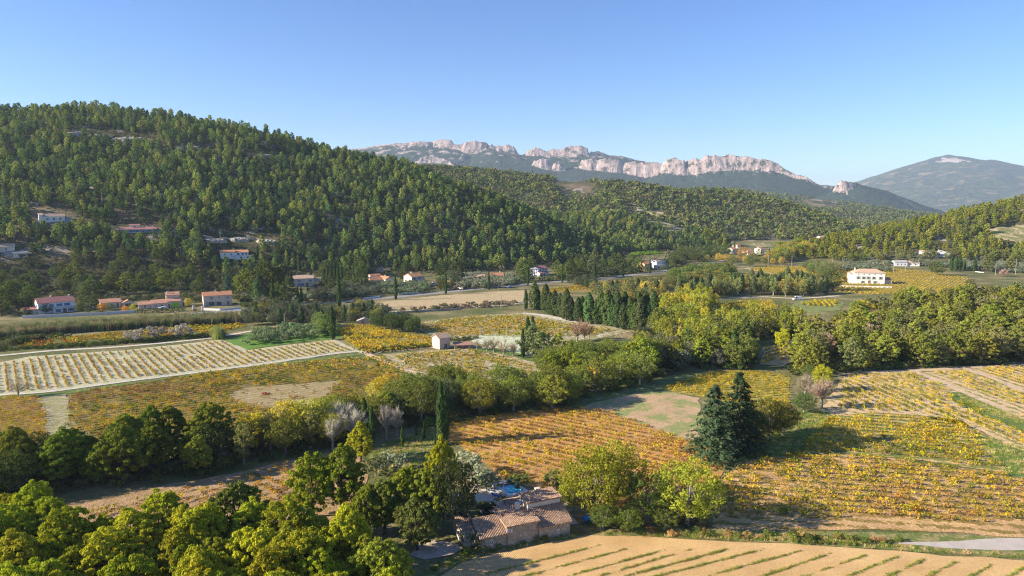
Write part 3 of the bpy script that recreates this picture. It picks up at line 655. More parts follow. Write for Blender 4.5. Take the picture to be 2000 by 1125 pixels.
# verge between the ploughed field and the rest, with the gravel lane
VERGE = [(800,1140),(870,1090),(930,1070),(1000,1062),(1060,1052),(1130,1040),(1250,1030),(1400,1032),(1500,1037),(1650,1040),(1830,1043),(2100,1060),(2200,1100),(2000,1090),(1800,1079),(1620,1067),(1500,1060),(1300,1050),(1150,1045),(1000,1074),(900,1099),(830,1140)]
sheet('verge', VERGE, soil('weedy verge', (.36, .28, .13), (.22, .2, .07), (.10, .13, .03), .4, .4), .075, wob=.2)
GRAVEL = simple('pale gravel', (.46, .41, .35), .10, .5, .95, .03, 2)
sheet('road', [(1740,1062),(1870,1058),(1960,1052),(2300,1040),(2300,1066),(2050,1073),(1960,1076),(1880,1073),(1800,1066)], GRAVEL, .10, wob=.15)
sheet('path', [(820,1062),(850,1056),(890,1062),(905,1072),(880,1085),(830,1094),(800,1085)], soil('pale yard', (.58, .47, .38), (.46, .36, .27), (.3, .26, .14), .1, .4), .09, wob=.2)
# orange vineyard behind the farmhouse
a9 = fang((1000,850), (1130,878))
F9 = [(872,858),(880,828),(960,812),(1010,806),(1130,797),(1200,810),(1290,842),(1362,866),(1420,905),(1400,950),(1390,1000),(1300,1010),(1180,1005),(1080,960),(1030,950),(985,940),(930,890)]
sheet('field', F9, soil('reddish vineyard soil', (.56, .31, .12), (.42, .22, .08), (.26, .16, .04), .3, .25, a9, 2.4), .07)
vines(F9, a9, 2.5, 1.2, [VO, VY, VB, VYG, VO, VY, VB, VY], 21, .08, 1.0, holes=[[(925,888),(940,878),(1010,866),(1120,848),(1120,851),(1010,871),(945,888)]])
vines([(560,1010),(600,990),(690,985),(560,905),(480,925)], fang((480,940),(600,990)), 2.5, 1.2, [VO, VB, VY], 22, .25, .9)
F10 = [(715,905),(730,880),(770,858),(840,840),(872,845),(875,880),(900,920),(850,960),(770,950)]
sheet('lawn', F10, soil('rough lawn', (.17, .19, .07), (.30, .25, .15), (.11, .15, .04), .4, .3), .07)
# field below the first band of trees
a11 = fang((300,985), (560,905))
F11 = [(90,1040),(130,985),(300,952),(450,926),(560,900),(640,885),(700,880),(720,930),(700,1010),(600,1040),(420,1060)]
sheet('field', F11, soil('bare brown soil', (.44, .29, .16), (.32, .21, .11), (.2, .15, .05), .2, .3, a11, 2.4), .065)
vines([(150,1010),(230,985),(380,955),(560,915),(600,905),(640,930),(600,990),(480,1010),(300,1020)], a11, 2.5, 1.2, [VO, VY, VB, VYG], 23, .25, .95)
# left plots
a12 = fang((150,790), (700,715)); a14 = fang((249,681), (302,736))
F12 = [(128,832),(140,770),(250,753),(450,724),(650,703),(745,698),(790,722),(790,745),(720,760),(640,790),(560,812),(470,830),(330,850),(200,860)]
hole = [(445,772),(480,758),(560,752),(660,745),(650,768),(600,790),(530,800),(470,790)]
sheet('field', F12, soil('plum soil', (.30, .19, .11), (.20, .13, .06), (.13, .12, .025), .5, .25, a12, 2.3), .07)
sheet('field', hole, soil('mown bare patch', (.42, .31, .19), (.32, .23, .13), (.20, .17, .06), .42, .3, a12, 2.3), .10)
vines(F12, a12, 2.3, 1.1, [VB, VG, VO, VG, VY, VYG, VO, VY, VG], 31, .05, 1.05, patch=25, holes=[hole])
vines(hole, a12, 2.3, 1.1, [VB, VO, VYG], 44, .82, .8)
vines([(512,770),(522,768),(530,772),(520,776)], a12, 1.0, .8, [(.22, .02, .015)], 45, .3, .9)
sheet('path', [(75,776),(130,770),(150,840),(140,870),(95,860)], soil('dry strip', (.42, .36, .24), (.32, .27, .15), (.18, .18, .07), .4, .2), .09)
F13 = [(-200,800),(0,778),(78,776),(95,850),(60,880),(-200,900)]
sheet('field', F13, soil('plum soil two', (.32, .19, .10), (.22, .13, .06), (.16, .12, .03), .3, .25, a12, 2.3), .07)
vines(F13, a12, 2.3, 1.1, [VB, VO, VY, VO, VYG], 32, .06, 1.0)
F14 = [(-250,760),(-250,720),(0,708),(60,696),(250,684),(430,664),(450,668),(485,684),(560,674),(655,664),(706,686),(640,694),(500,715),(250,746),(100,766),(0,774)]
sheet('field', F14, soil('chalk white soil', (.56, .50, .39), (.46, .40, .27), (.30, .30, .15), .42, .3), .07)
vines([(-240,755),(-240,722),(0,712),(70,700),(250,687),(428,667),(445,672),(482,688),(560,678),(650,668),(696,685),(640,690),(500,710),(250,740),(100,760),(0,768)], a14, 2.42, .8, [(.27, .17, .03), VB, (.2, .17, .02), (.30, .20, .04), VB], 33, .18, .85)
sheet('verge', [(-250,785),(0,775),(100,768),(250,748),(500,717),(640,697),(706,689),(715,692),(640,702),(450,724),(250,752),(130,770),(0,782),(-250,800)], GRASS, .10)
ribbon('path', [(-100,779),(0,772),(100,765),(250,745),(500,713),(640,693),(708,687),(740,690)], 1.6, soil('white track', (.60, .56, .48), (.5, .46, .36), (.3, .34, .2), .2, .3), .12)
# olive plot, plot beyond it and its tracks
sheet('lawn', [(438,666),(480,652),(560,640),(650,636),(668,660),(560,672),(485,683)], soil('bright grass', (.10, .24, .03), (.12, .20, .03), (.15, .2, .05), .2), .075)
F16 = [(15,678),(60,665),(200,650),(330,638),(470,630),(495,640),(440,652),(300,664),(150,680),(60,688)]
a16 = fang((60,680), (470,636))
sheet('field', F16, soil('dark grassy soil', (.16, .15, .05), (.12, .12, .04), (.08, .11, .025), .3), .07)
vines([(30,682),(60,668),(200,653),(330,641),(465,633),(480,639),(440,647),(300,659),(180,672)], a16, 2.2, 1.0, [VO, VYG, VY, VG, VR, VYG, VY], 34, .05, 1.1)
WT = soil('white track two', (.66, .60, .50), (.52, .46, .36), (.2, .2, .1), .15, .4)
ribbon('path', [(-100,705),(30,692),(120,684),(200,680),(300,672),(400,662),(440,656),(500,646),(560,640)], 2.6, WT, .12)
F17 = [(655,648),(690,634),(730,638),(800,655),(872,664),(862,676),(720,690),(700,684),(668,664)]
a17 = fang((690,645), (860,672))
sheet('field', F17, soil('yellow vineyard soil', (.34, .27, .1), (.3, .2, .08), (.14, .15, .03), .4), .07)
vines(F17, a17, 2.2, 1.0, [VY, VYG, VY, VY, VO], 35, .04, 1.1)
F18 = [(795,632),(930,616),(1030,611),(1100,625),(1200,638),(1230,648),(1160,664),(1050,668),(960,662),(875,662),(820,645)]
a18 = fang((820,640), (1000,618))
sheet('field', F18, soil('stony vineyard soil', (.60, .52, .42), (.34, .27, .16), (.16, .16, .04), .42, .2), .07)
vines([(800,634),(930,619),(1020,616),(1100,632),(1200,646),(1150,656),(1050,660),(940,656),(875,658),(825,644)], a18, 2.2, 1.05, [VO, VYG, VO, VYG, VG, VYG, VYG], 36, .08, 1.0)
ribbon('path', [(1020,612),(1060,616),(1110,626),(1160,632),(1240,640)], [3, 5, 5, 4, 2], WT, .13)
F19 = [(745,692),(860,684),(915,680),(980,690),(1060,712),(1060,740),(900,742),(800,728)]
sheet('field', F19, soil('stony vineyard soil two', (.56, .46, .34), (.34, .26, .13), (.15, .15, .04), .35, .2), .07)
vines([(765,696),(860,688),(915,684),(980,698),(1040,716),(1040,734),(900,738),(810,726)], fang((780,715), (960,700)), 2.2, 1.05, [VYG, VO, VG, VY, VYG], 37, .08, 1.0)
ribbon('path', [(708,688),(760,710),(820,735),(880,760)], [2.5, 3, 3, 3], DIRT, .13)
ribbon('path', [(700,690),(760,687),(860,678),(910,677),(960,680)], 1.6, DIRT, .12)
ribbon('verge', [(705,694),(750,712),(800,733)], [1.5, 3.5, 4], GRASS, .10)
sheet('verge', [(915,676),(960,678),(1060,702),(1060,712),(980,692),(915,683)], GRASS, .11)
sheet('field', [(920,668),(935,655),(980,650),(1040,655),(1060,668),(1060,700),(980,684)], soil('chalky orchard soil', (.66, .64, .52), (.5, .5, .36), (.25, .3, .12), .35, .2), .09)
sheet('lawn', [(1100,682),(1150,672),(1240,664),(1240,674),(1190,686),(1120,690)], GRASS, .10)
sheet('field', [(1110,692),(1190,688),(1245,676),(1260,690),(1200,700),(1140,702)], soil('dark red vineyard soil', (.2, .1, .05), (.14, .12, .03), (.1, .1, .03), .4), .08)
vines([(1115,692),(1190,688),(1240,678),(1255,690),(1200,699)], a18, 2.2, 1.05, [VR, VG, VO, VB], 38, .05, 1.0)
ribbon('path', [(1060,668),(1110,684),(1180,700),(1240,706)], 2, DIRT, .12)
# tan field below the road
F20 = [(735,604),(745,590),(860,577),(960,570),(1022,567),(1030,576),(1020,590),(930,595),(820,604)]
sheet('field', F20, soil('stubble', (.52, .40, .24), (.44, .33, .18), (.22, .2, .08), .2, .3, fang((745,598), (1020,576)), 2.2), .07)
ribbon('path', [(740,612),(800,607),(900,600),(960,598),(1030,592),(1060,595)], 2.6, WT, .12)
F21 = [(1030,574),(1040,566),(1150,553),(1290,540),(1400,534),(1420,545),(1300,560),(1150,570)]
sheet('field', F21, soil('russet vineyard soil', (.34, .2, .08), (.3, .22, .07), (.14, .14, .03), .35), .07)
vines([(1040,573),(1045,568),(1150,556),(1290,543),(1390,537),(1400,545),(1290,556),(1150,566)], fang((1040,570), (1290,546)), 2.2, 1.2, [VO, VYG, VO, VY, VG], 39, .1, 1.0)
sheet('field', [(1290,570),(1420,560),(1470,562),(1420,570),(1300,576)], soil('orange stubble', (.46, .28, .10), (.4, .26, .1), (.2, .18, .05), .3), .09)
F22 = [(1395,630),(1400,592),(1505,586),(1520,600),(1500,625),(1440,634)]
sheet('field', F22, soil('golden field', (.40, .30, .08), (.34, .27, .07), (.2, .19, .04), .4), .08)
vines(F22, fang((1410,610), (1505,600)), 2.2, 1.2, [VYG, VY, VYG], 40, .1, .9)
ribbon('path', [(1300,590),(1400,584),(1480,580),(1560,583),(1640,578)], 3.2, WT, .12)
F24 = [(1462,528),(1480,522),(1600,520),(1700,522),(1790,528),(1890,542),(1890,560),(1850,570),(1740,574),(1690,576),(1630,570),(1615,545),(1560,540),(1500,534)]
sheet('field', F24, soil('golden vineyard soil', (.42, .30, .12), (.34, .26, .08), (.2, .19, .05), .35, .2, fang((1480,526), (1620,524)), 2.4), .08)
vines(F24, fang((1640,560), (1700,540)), 2.4, 1.3, [VYG, VO, VYG, VY], 41, .1, .85)
ribbon('path', [(1455,524),(1500,533),(1520,540),(1560,547)], 2.5, WT, .13)
F25 = [(1540,602),(1560,587),(1625,584),(1650,590),(1640,606),(1580,612)]
sheet('field', F25, soil('green inter-row', (.16, .19, .05), (.3, .27, .14), (.1, .14, .03), .4), .08)
vines([(1562,596),(1570,589),(1622,586),(1640,590),(1630,600)], fang((1580,588), (1590,600)), 2.6, 1.0, [VO, VY, VYG], 42, .03, 1.3)
sheet('field', [(1485,712),(1492,676),(1545,672),(1560,700),(1530,715)], soil('striped soil', (.56, .42, .22), (.5, .36, .18), (.2, .2, .05), .2), .08)
vines([(1488,710),(1495,678),(1545,674),(1555,700)], fang((1495,700), (1545,680)), 2.6, 1.0, [VYG, VG, VY], 43, .03, 1.0)
# centre right plots
a7 = fang((1330,760), (1530,745))
F7 = [(1290,762),(1320,748),(1390,728),(1480,726),(1540,736),(1542,790),(1500,810),(1440,795),(1370,775)]
sheet('field', F7, soil('yellow vineyard soil two', (.40, .32, .08), (.34, .27, .07), (.2, .19, .04), .4), .075)
vines(F7, a7, 2.3, 1.1, [VY, VYG, VY, VY], 51, .04, 1.0)
F8 = [(1130,797),(1160,785),(1235,768),(1300,763),(1368,778),(1375,850),(1345,862),(1290,842),(1210,812)]
sheet('field', F8, soil('pinkish fallow', (.52, .36, .21), (.42, .29, .16), (.18, .20, .07), .36, .12, None, 2, .05, .16), .08)
sheet('lawn', [(1075,800),(1150,778),(1240,758),(1310,735),(1420,722),(1400,730),(1300,762),(1235,770),(1160,787),(1130,799)], soil('painted shade grass', (.10, .16, .05), (.14, .17, .06), (.2, .18, .1), .2), .09)  # strip for the shadowed track: its shade is put into the grass colour
# clearings on the knoll and the far slopes
BARE_ = soil('clearing', (.56, .44, .28), (.34, .29, .14), (.14, .15, .05), .45, .06, None, 2, .3, .1)
def clear(*p): return sheet('terrain', p, BARE_, .5, 8, wob=1.5)
clear((1215,415),(1280,410),(1335,425),(1350,450),(1310,455),(1280,440),(1235,425))
clear((1150,412),(1170,407),(1210,409),(1205,415),(1165,417))
clear((1455,478),(1490,474),(1515,482),(1480,484))
clear((1930,448),(1990,440),(2100,430),(2100,472),(1990,476),(1940,466))

# the valley road with its kerb-side strip
ASPH = soil('worn asphalt', (.30, .29, .29), (.24, .23, .23), (.3, .28, .25), .05, .5)
roadpts = [(340,622),(385,613),(425,610),(460,607),(560,599),(640,592),(700,587),(790,579),(870,571),(960,562),(1040,555),(1110,549),(1170,545),(1230,538),(1300,530),(1360,520),(1420,508)]
ribbon('verge', roadpts[1:], 9.5, soil('roadside earth', (.40, .33, .22), (.28, .24, .13), (.14, .15, .05), .3), .13)
ribbon('road', roadpts, 6.2, ASPH, .19)
LN = simple('road paint', (.78, .77, .72), .08, 2)
ribbon('marking', roadpts[4:14], .16, LN, .21)

# ---- vines: the 300 nearest are plants of their own, the rest one mass
VP = [v for v in VP if np.isfinite(v[0])]
vx = np.array([v[0] for v in VP]); vy = np.array([v[1] for v in VP]); vz = H(vx, vy)
ppx, ppy, zc = pix(vx, vy, vz)
inv = (ppx > -60) & (ppx < 2060) & (ppy < 1180); size = np.array([v[3] for v in VP])/zc*np.where((ppx > 1395) & (ppx < 1995), 1, .55)
order = np.argsort(-size*inv); near = set(order[:300].tolist())
rv = random.Random(5)
for i in near:
    v = VP[i]; pm = PR['vine_near'][rv.randrange(6)]; o = empty('grapevine', (v[0], v[1], vz[i]), v[2], v[3])
    c = bpy.data.objects.new('foliage', pm[0]); COL.objects.link(c); c.parent = o; c['tint'] = [float(q) for q in v[4]]
    c = bpy.data.objects.new('trunk', pm[1]); COL.objects.link(c); c.parent = o
    tag(o, 'yellowing autumn vine in the rows of the sandy vineyard right of the farmhouse', 'grapevine', 'vines of the sandy vineyard nearest the ploughed field')
rest = [i for i in range(len(VP)) if i not in near and inv[i] or i % 7 == 0 and i not in near]
ix = np.array([ (rv.randrange(6) if zc[i] < 230 else 6+rv.randrange(5)) for i in rest])
VPROT = [p[0] for p in PR['vine_near']]+[p[0] for p in PR['vine_far']]
gn_scatter('grapevines', VPROT, [(vx[i], vy[i], vz[i]) for i in rest], [VP[i][2] for i in rest], [VP[i][3] for i in rest], ix, [VP[i][4] for i in rest], 'rows of autumn vines in the plots across the valley floor', 'vines')
print('vines', len(VP), len(rest))

# ------------------------------------------------------------------ trees one can point at
rt = random.Random(11)
def T(key, px, py, h, tint, label, group=None, wide=1.0, var=None):
    g = G(px, py); return tree(key, g[0], g[1], h, tint, label, group, wide, g[2], rt, var)
# dark firs and the oaks beside them
T('fir', 1392, 897, 17, (.045, .072, .034), 'dark green fir, front one of the pair standing between the orange and the yellow vineyards', wide=1.3, var=0)
T('fir', 1441, 880, 18.5, (.034, .056, .026), 'tallest dark fir, rear one of the pair between the vineyards', wide=1.15, var=1)
T('oak_near', 1500, 858, 10.5, (.085, .088, .018), 'olive-green oak behind the pair of dark firs', wide=.95)
T('oak_near', 1530, 850, 8.5, (.13, .11, .02), 'browning oak at the corner of the grass strip behind the dark firs', wide=.85)
T('oak_near', 1462, 870, 9, (.05, .065, .02), 'dark low oak tucked between the firs and the olive-green oak', wide=1)
# bush group on the field corner
T('oak_near', 1570, 806, 5.5, (.07, .11, .03), 'green bushy tree on the corner of the pale vineyard', wide=1.2)
T('greytree', 1604, 798, 9, (.25, .185, .145), 'leafless pinkish-grey tree over the green bush at the vineyard corner', wide=1.05)
T('greytree', 1572, 780, 8.5, (.26, .22, .17), 'thin leafless pale tree left of the pinkish-grey one at the vineyard corner', wide=.7)
T('oak_near', 1605, 765, 8.5, (.26, .26, .02), 'yellow-green tree behind the leafless trees at the vineyard corner', wide=.75)
T('oak_near', 1580, 748, 6, (.10, .13, .03), 'small green oak in front of the pine wood behind the leafless trees', wide=.9)
# right of the farmhouse
T('oak_near', 1160, 1012, 13, (.20, .20, .022), 'large yellowing oak with open crown right of the stone farmhouse', wide=1.0, var=0)
T('oak_near', 1205, 985, 12, (.20, .19, .022), 'second yellowing oak, behind and right of the large farmhouse oak', wide=1.0, var=1)
T('oak_near', 1265, 1018, 9.5, (.07, .095, .02), 'dark green spreading oak between the yellowing oaks and the pale-barked oak', wide=1.0, var=2)
T('oak_near', 1342, 1026, 12, (.17, .19, .022), 'bright green oak with pale forked trunk beside the ploughed field', wide=1.05, var=3)
T('oak_near', 1368, 1030, 6.5, (.14, .17, .025), 'ivy-covered stub tree right of the pale forked trunk', wide=.45, var=1)
T('oak_near', 1120, 1000, 7, (.16, .17, .025), 'small yellow-green oak against the far end of the farmhouse', wide=.9, var=2)
T('oak_near', 1178, 1034, 5, (.09, .12, .025), 'low bushy oak under the large farmhouse oak', wide=1.1, var=0)
T('oak_near', 1225, 1038, 4.5, (.10, .13, .025), 'low green bush at the field edge under the oaks', wide=1.3, var=1)
T('oak_near', 1300, 1034, 4.5, (.12, .14, .03), 'scrubby bush at the field edge left of the pale forked trunk', wide=1.2, var=2)
# left of the farmhouse
T('oak_near', 888, 1040, 13.5, (.030, .038, .014), 'very dark tree standing in front of the pool terrace', wide=.62, var=3)
T('pine_near', 862, 985, 12.5, (.22, .22, .012), 'bright yellow-green pine behind the dark tree at the pool', wide=.62, var=0)
T('pine_near', 840, 1035, 11, (.14, .16, .02), 'yellow-green pine left of the dark tree at the pool', wide=.9, var=1)
T('pine_near', 795, 1030, 11, (.16, .18, .018), 'bright pine in the middle of the grove left of the farmhouse', wide=.95, var=2)
T('pine_near', 752, 1042, 9.5, (.12, .14, .022), 'dull green pine in the grove left of the farmhouse', wide=1, var=3)
T('pine_near', 718, 1045, 9, (.16, .18, .018), 'pine at the left edge of the farmhouse grove', wide=1, var=4)
T('pine_near', 815, 1075, 8.5, (.11, .125, .03), 'grey-green pine beside the pale yard left of the farmhouse', wide=1, var=0)
T('pine_near', 705, 902, 9.2, (.21, .21, .015), 'round bright young pine below the two dark cypresses', wide=.9, var=4)
T('pine_near', 612, 1010, 12, (.15, .175, .014), 'pine leaning over the brown field, left one of the pair', wide=1.0, var=1)
T('pine_near', 668, 1000, 12.5, (.125, .15, .014), 'taller pine over the brown field, right one of the pair', wide=1.0, var=2)
T('pine_near', 465, 1070, 11, (.10, .12, .022), 'dull olive pine standing in front of the brown field', wide=1.15, var=3)
for i, (a, b, h, c) in enumerate([(925,950,5,OLV),(905,935,5.5,OLV),(950,960,4,OLV),(770,925,4.5,OLV),(735,930,4,(.09,.1,.05)),(1010,955,3,(.1,.12,.03)),(1085,955,3.5,(.09,.12,.03)),(985,1018,2.4,(.03,.05,.02)),(1050,1000,2.2,(.05,.08,.02))]):
    T('olive', a, b, h, c, ['grey-green olive tree behind the pool terrace', 'tall grey olive next to the bright pine behind the pool', 'small olive left of the pool corner', 'olive on the rough lawn below the thin cypresses', 'dark low olive on the rough lawn', 'small round shrub behind the pool', 'green shrub on the bank behind the pool', 'dark clipped shrub in the farmhouse courtyard', 'low shrub against the rear farmhouse wall'][i], wide=1.2)
for i, (a, b, h, c) in enumerate([(930,1072,3.6,(.20,.19,.13)),(912,1066,2.6,(.22,.2,.1))]):
    T('olive', a, b, h, c, ['pale creeper-like shrub against the gable of the farmhouse', 'small pale shrub at the yard end of the farmhouse'][i], wide=.8)
# cypresses by the house and lawn
for px, py, h, wd, lb in [(713,862,10.5,1.0,'dark cypress, left one of the pair above the bright young pine'), (727,868,9.2,.9,'dark cypress, right one of the pair above the bright young pine'),
        (862,868,15,.85,'tallest cypress at the corner of the orange vineyard'), (870,862,12.5,.8,'cypress close behind the tallest one at the vineyard corner'),
        (786,874,5.2,.85,'thin young cypress standing lowest on the rough lawn'), (813,851,3.6,.9,'thin young cypress at the back of the rough lawn'), (828,859,4.6,.85,'thin young cypress on the rough lawn nearest the tall cypress'),
        (850,872,3,.8,'smallest young cypress beside the tall one')]:
    T('cypress', px, py, h, CYP, lb, 'cypresses round the rough lawn', wide=wd)
# single cypresses in the middle distance
for px, py, h, wd, lb in [(650,664,14,1.1,'lone dark cypress at the corner of the olive grove'), (1027,605,11,1.2,'stout cypress at the end of the pale track'), (1040,690,14,1.1,'dark cypress, right one of the pair among the orchard pines'),
        (1031,692,14,1,'dark cypress, left one of the pair among the orchard pines'), (1021,700,11,.9,'thinner cypress left of the pair in the orchard'),
        (1433,716,13,1.6,'broad tall cypress among the broadleaf trees by the striped plot'), (1447,722,9,1.6,'shorter cypress right of the broad tall one'), (1366,572,10,.9,'lone cypress before the orange stubble'), (1997,600,8,1,'cypress at the edge of the pine wood'),
        (533,592,14,.9,'thin cypress standing alone on the lawn beside the road'), (582,592,9.5,1,'left one of two cypresses at the garden gate'), (589,593,9.5,1,'right one of two cypresses at the garden gate'), (601,578,6,.9,'small cypress in front of the long stone villa'),
        (570,562,12,.9,'thin cypress at the left corner of the long stone villa'), (584,530,12,.9,'cypress on the slope above the long stone villa'), (607,545,9,.9,'small cypress above the right end of the long stone villa'), (157,505,13,1,'tall cypress on the upper terraces beside the pine'), (545,497,8,.9,'cypress by the white villa on the slope'), (503,500,8,1.6,'dark cypress at the right end of the white villa'),
        (28,432,8,.8,'cypress on the uppermost terrace near the upper house'), (55,432,8,.9,'cypress left of the upper house'), (161,424,7,.9,'short cypress right of the upper house'),
        (1419,485,11,.9,'cypress in shade left of the village'), (1434,492,13,1.2,'taller cypress in shade behind the village'), (1502,500,8,1,'cypress between the village houses'), (1529,516,9,1.1,'cypress beside the village trees')]:
    T('cypress', px, py, h, CYP, lb, wide=wd)
road_c = [(663,603,17.5),(773,586,14.5),(871,575,13.5),(955,567,12.5),(1031,559,12.5),(1098,553,12),(1161,547,14.5),(1217,541,13),(1269,535,12.5),(1304,529,11)]
names = ['first and tallest roadside cypress, before the grey garden trees', 'roadside cypress in front of the two-part house', 'roadside cypress right of the two-storey cream house', 'roadside cypress in front of the low tiled house', 'roadside cypress by the gap left of the blue-shuttered house',
         'roadside cypress in front of the long clipped hedge', 'roadside cypress beside the tall bare-stemmed pine', 'roadside cypress before the low garden hedges', 'roadside cypress beside the villa entrance', 'last roadside cypress, beyond the villa entrance']
for (a, b, h), nm in zip(road_c, names): T('cypress', a, b, h, CYP, nm, 'cypresses along the valley road', wide=.78)
for k, (a, b) in enumerate([(640,560),(648,560),(655,556),(661,557),(668,555),(690,545),(697,544),(703,543)]):
    T('cypress', a, b, [13,14,13,15,15,11,11,10][k], CYP, 'cypress in the group of eight behind the first roadside cypress', 'group of cypresses at the garden edge', wide=.85)
for px, py, h, wd, lb in [(1858,529,12,1.5,'broad cypress, left one of the clump below the hillside houses'),(1866,530,13,1.5,'middle cypress of the clump below the hillside houses'),(1874,529,14,1.4,'tall pointed cypress of the clump below the hillside houses'),(1883,528,9,1.6,'short cypress right of the clump'),(1903,530,11,1.5,'separate cypress right of the clump below the hillside houses')]:
    T('cypress', px, py, h, CYP, lb, wide=wd)
# dark conifer row
k = 0
for (x0, y0, x1, y1, n, h0) in [(1043,603,1105,622,7,12.5),(1105,624,1262,648,15,14),(1160,622,1290,620,10,11)]:
    for i in range(n):
        f = i/(n-1); T('cypress' if i % 3 == 1 else 'leyland', x0+(x1-x0)*f+rt.uniform(-3, 3), y0+(y1-y0)*f+rt.uniform(-2, 2), h0*1.12*rt.uniform(.72, 1.14), jit((.055, .08, .028), rt, .3), 'dark conifer in the dense windbreak beside the stony vineyard' if k < 22 else 'dark conifer in the second line behind the windbreak',
          'windbreak conifers' if k < 22 else 'second line of conifers', wide=2.1 if i % 3 == 1 else 1.05); k += 1
# bare trees
for a, b, h, wd, lb in [(36,776,6,1.0,'bare round tree at the edge of the far left vineyard'), (1127,668,9.5,.9,'bare reddish tree, left one of the three on the grass island'), (1141,666,9.5,.85,'bare reddish tree, middle one of the three on the grass island'), (1150,663,8,.75,'bare reddish tree, right one of the three on the grass island'),
        (983,697,7,1,'bare pale tree on the grass strip of the orchard'), (964,688,6,1.1,'bare almond tree left in the orchard'), (951,686,5,1.1,'low bare almond tree at the left of the orchard'), (1003,695,5.5,1.1,'bare tree right in the orchard'),
        (932,684,4.5,1,'smallest bare tree beside the brown hut')]:
    T('bare', a, b, h, (.26, .17, .12) if 1100 < a < 1200 else (.24, .2, .14), lb, wide=wd)
for a, b, lb in [(268,668,'round leafless grey tree, left one of the three on the dark bank'), (303,662,'round leafless grey tree, middle one of the three on the dark bank'), (355,660,'round leafless grey tree, right one of the three on the dark bank')]:
    T('olive', a, b, 5.6, (.21, .19, .17), lb, wide=1.3)
for a, b, h, lb in [(665,862,10.5,'silver-grey poplar with white twigs in the middle of the tree belt'), (690,866,9,'lower silver-grey poplar right of the larger one'), (650,878,8,'silver-grey poplar left of the larger one')]:
    T('greytree', a, b, h, (.33, .31, .28), lb, wide=.95)
for a, b, h, lb in [(755,860,9.5,'bare white-stemmed tree beside the dark cypresses'), (775,852,8,'bare grey tree right of the white-stemmed one')]: T('greytree', a, b, h, (.27, .24, .22), lb, wide=.55)
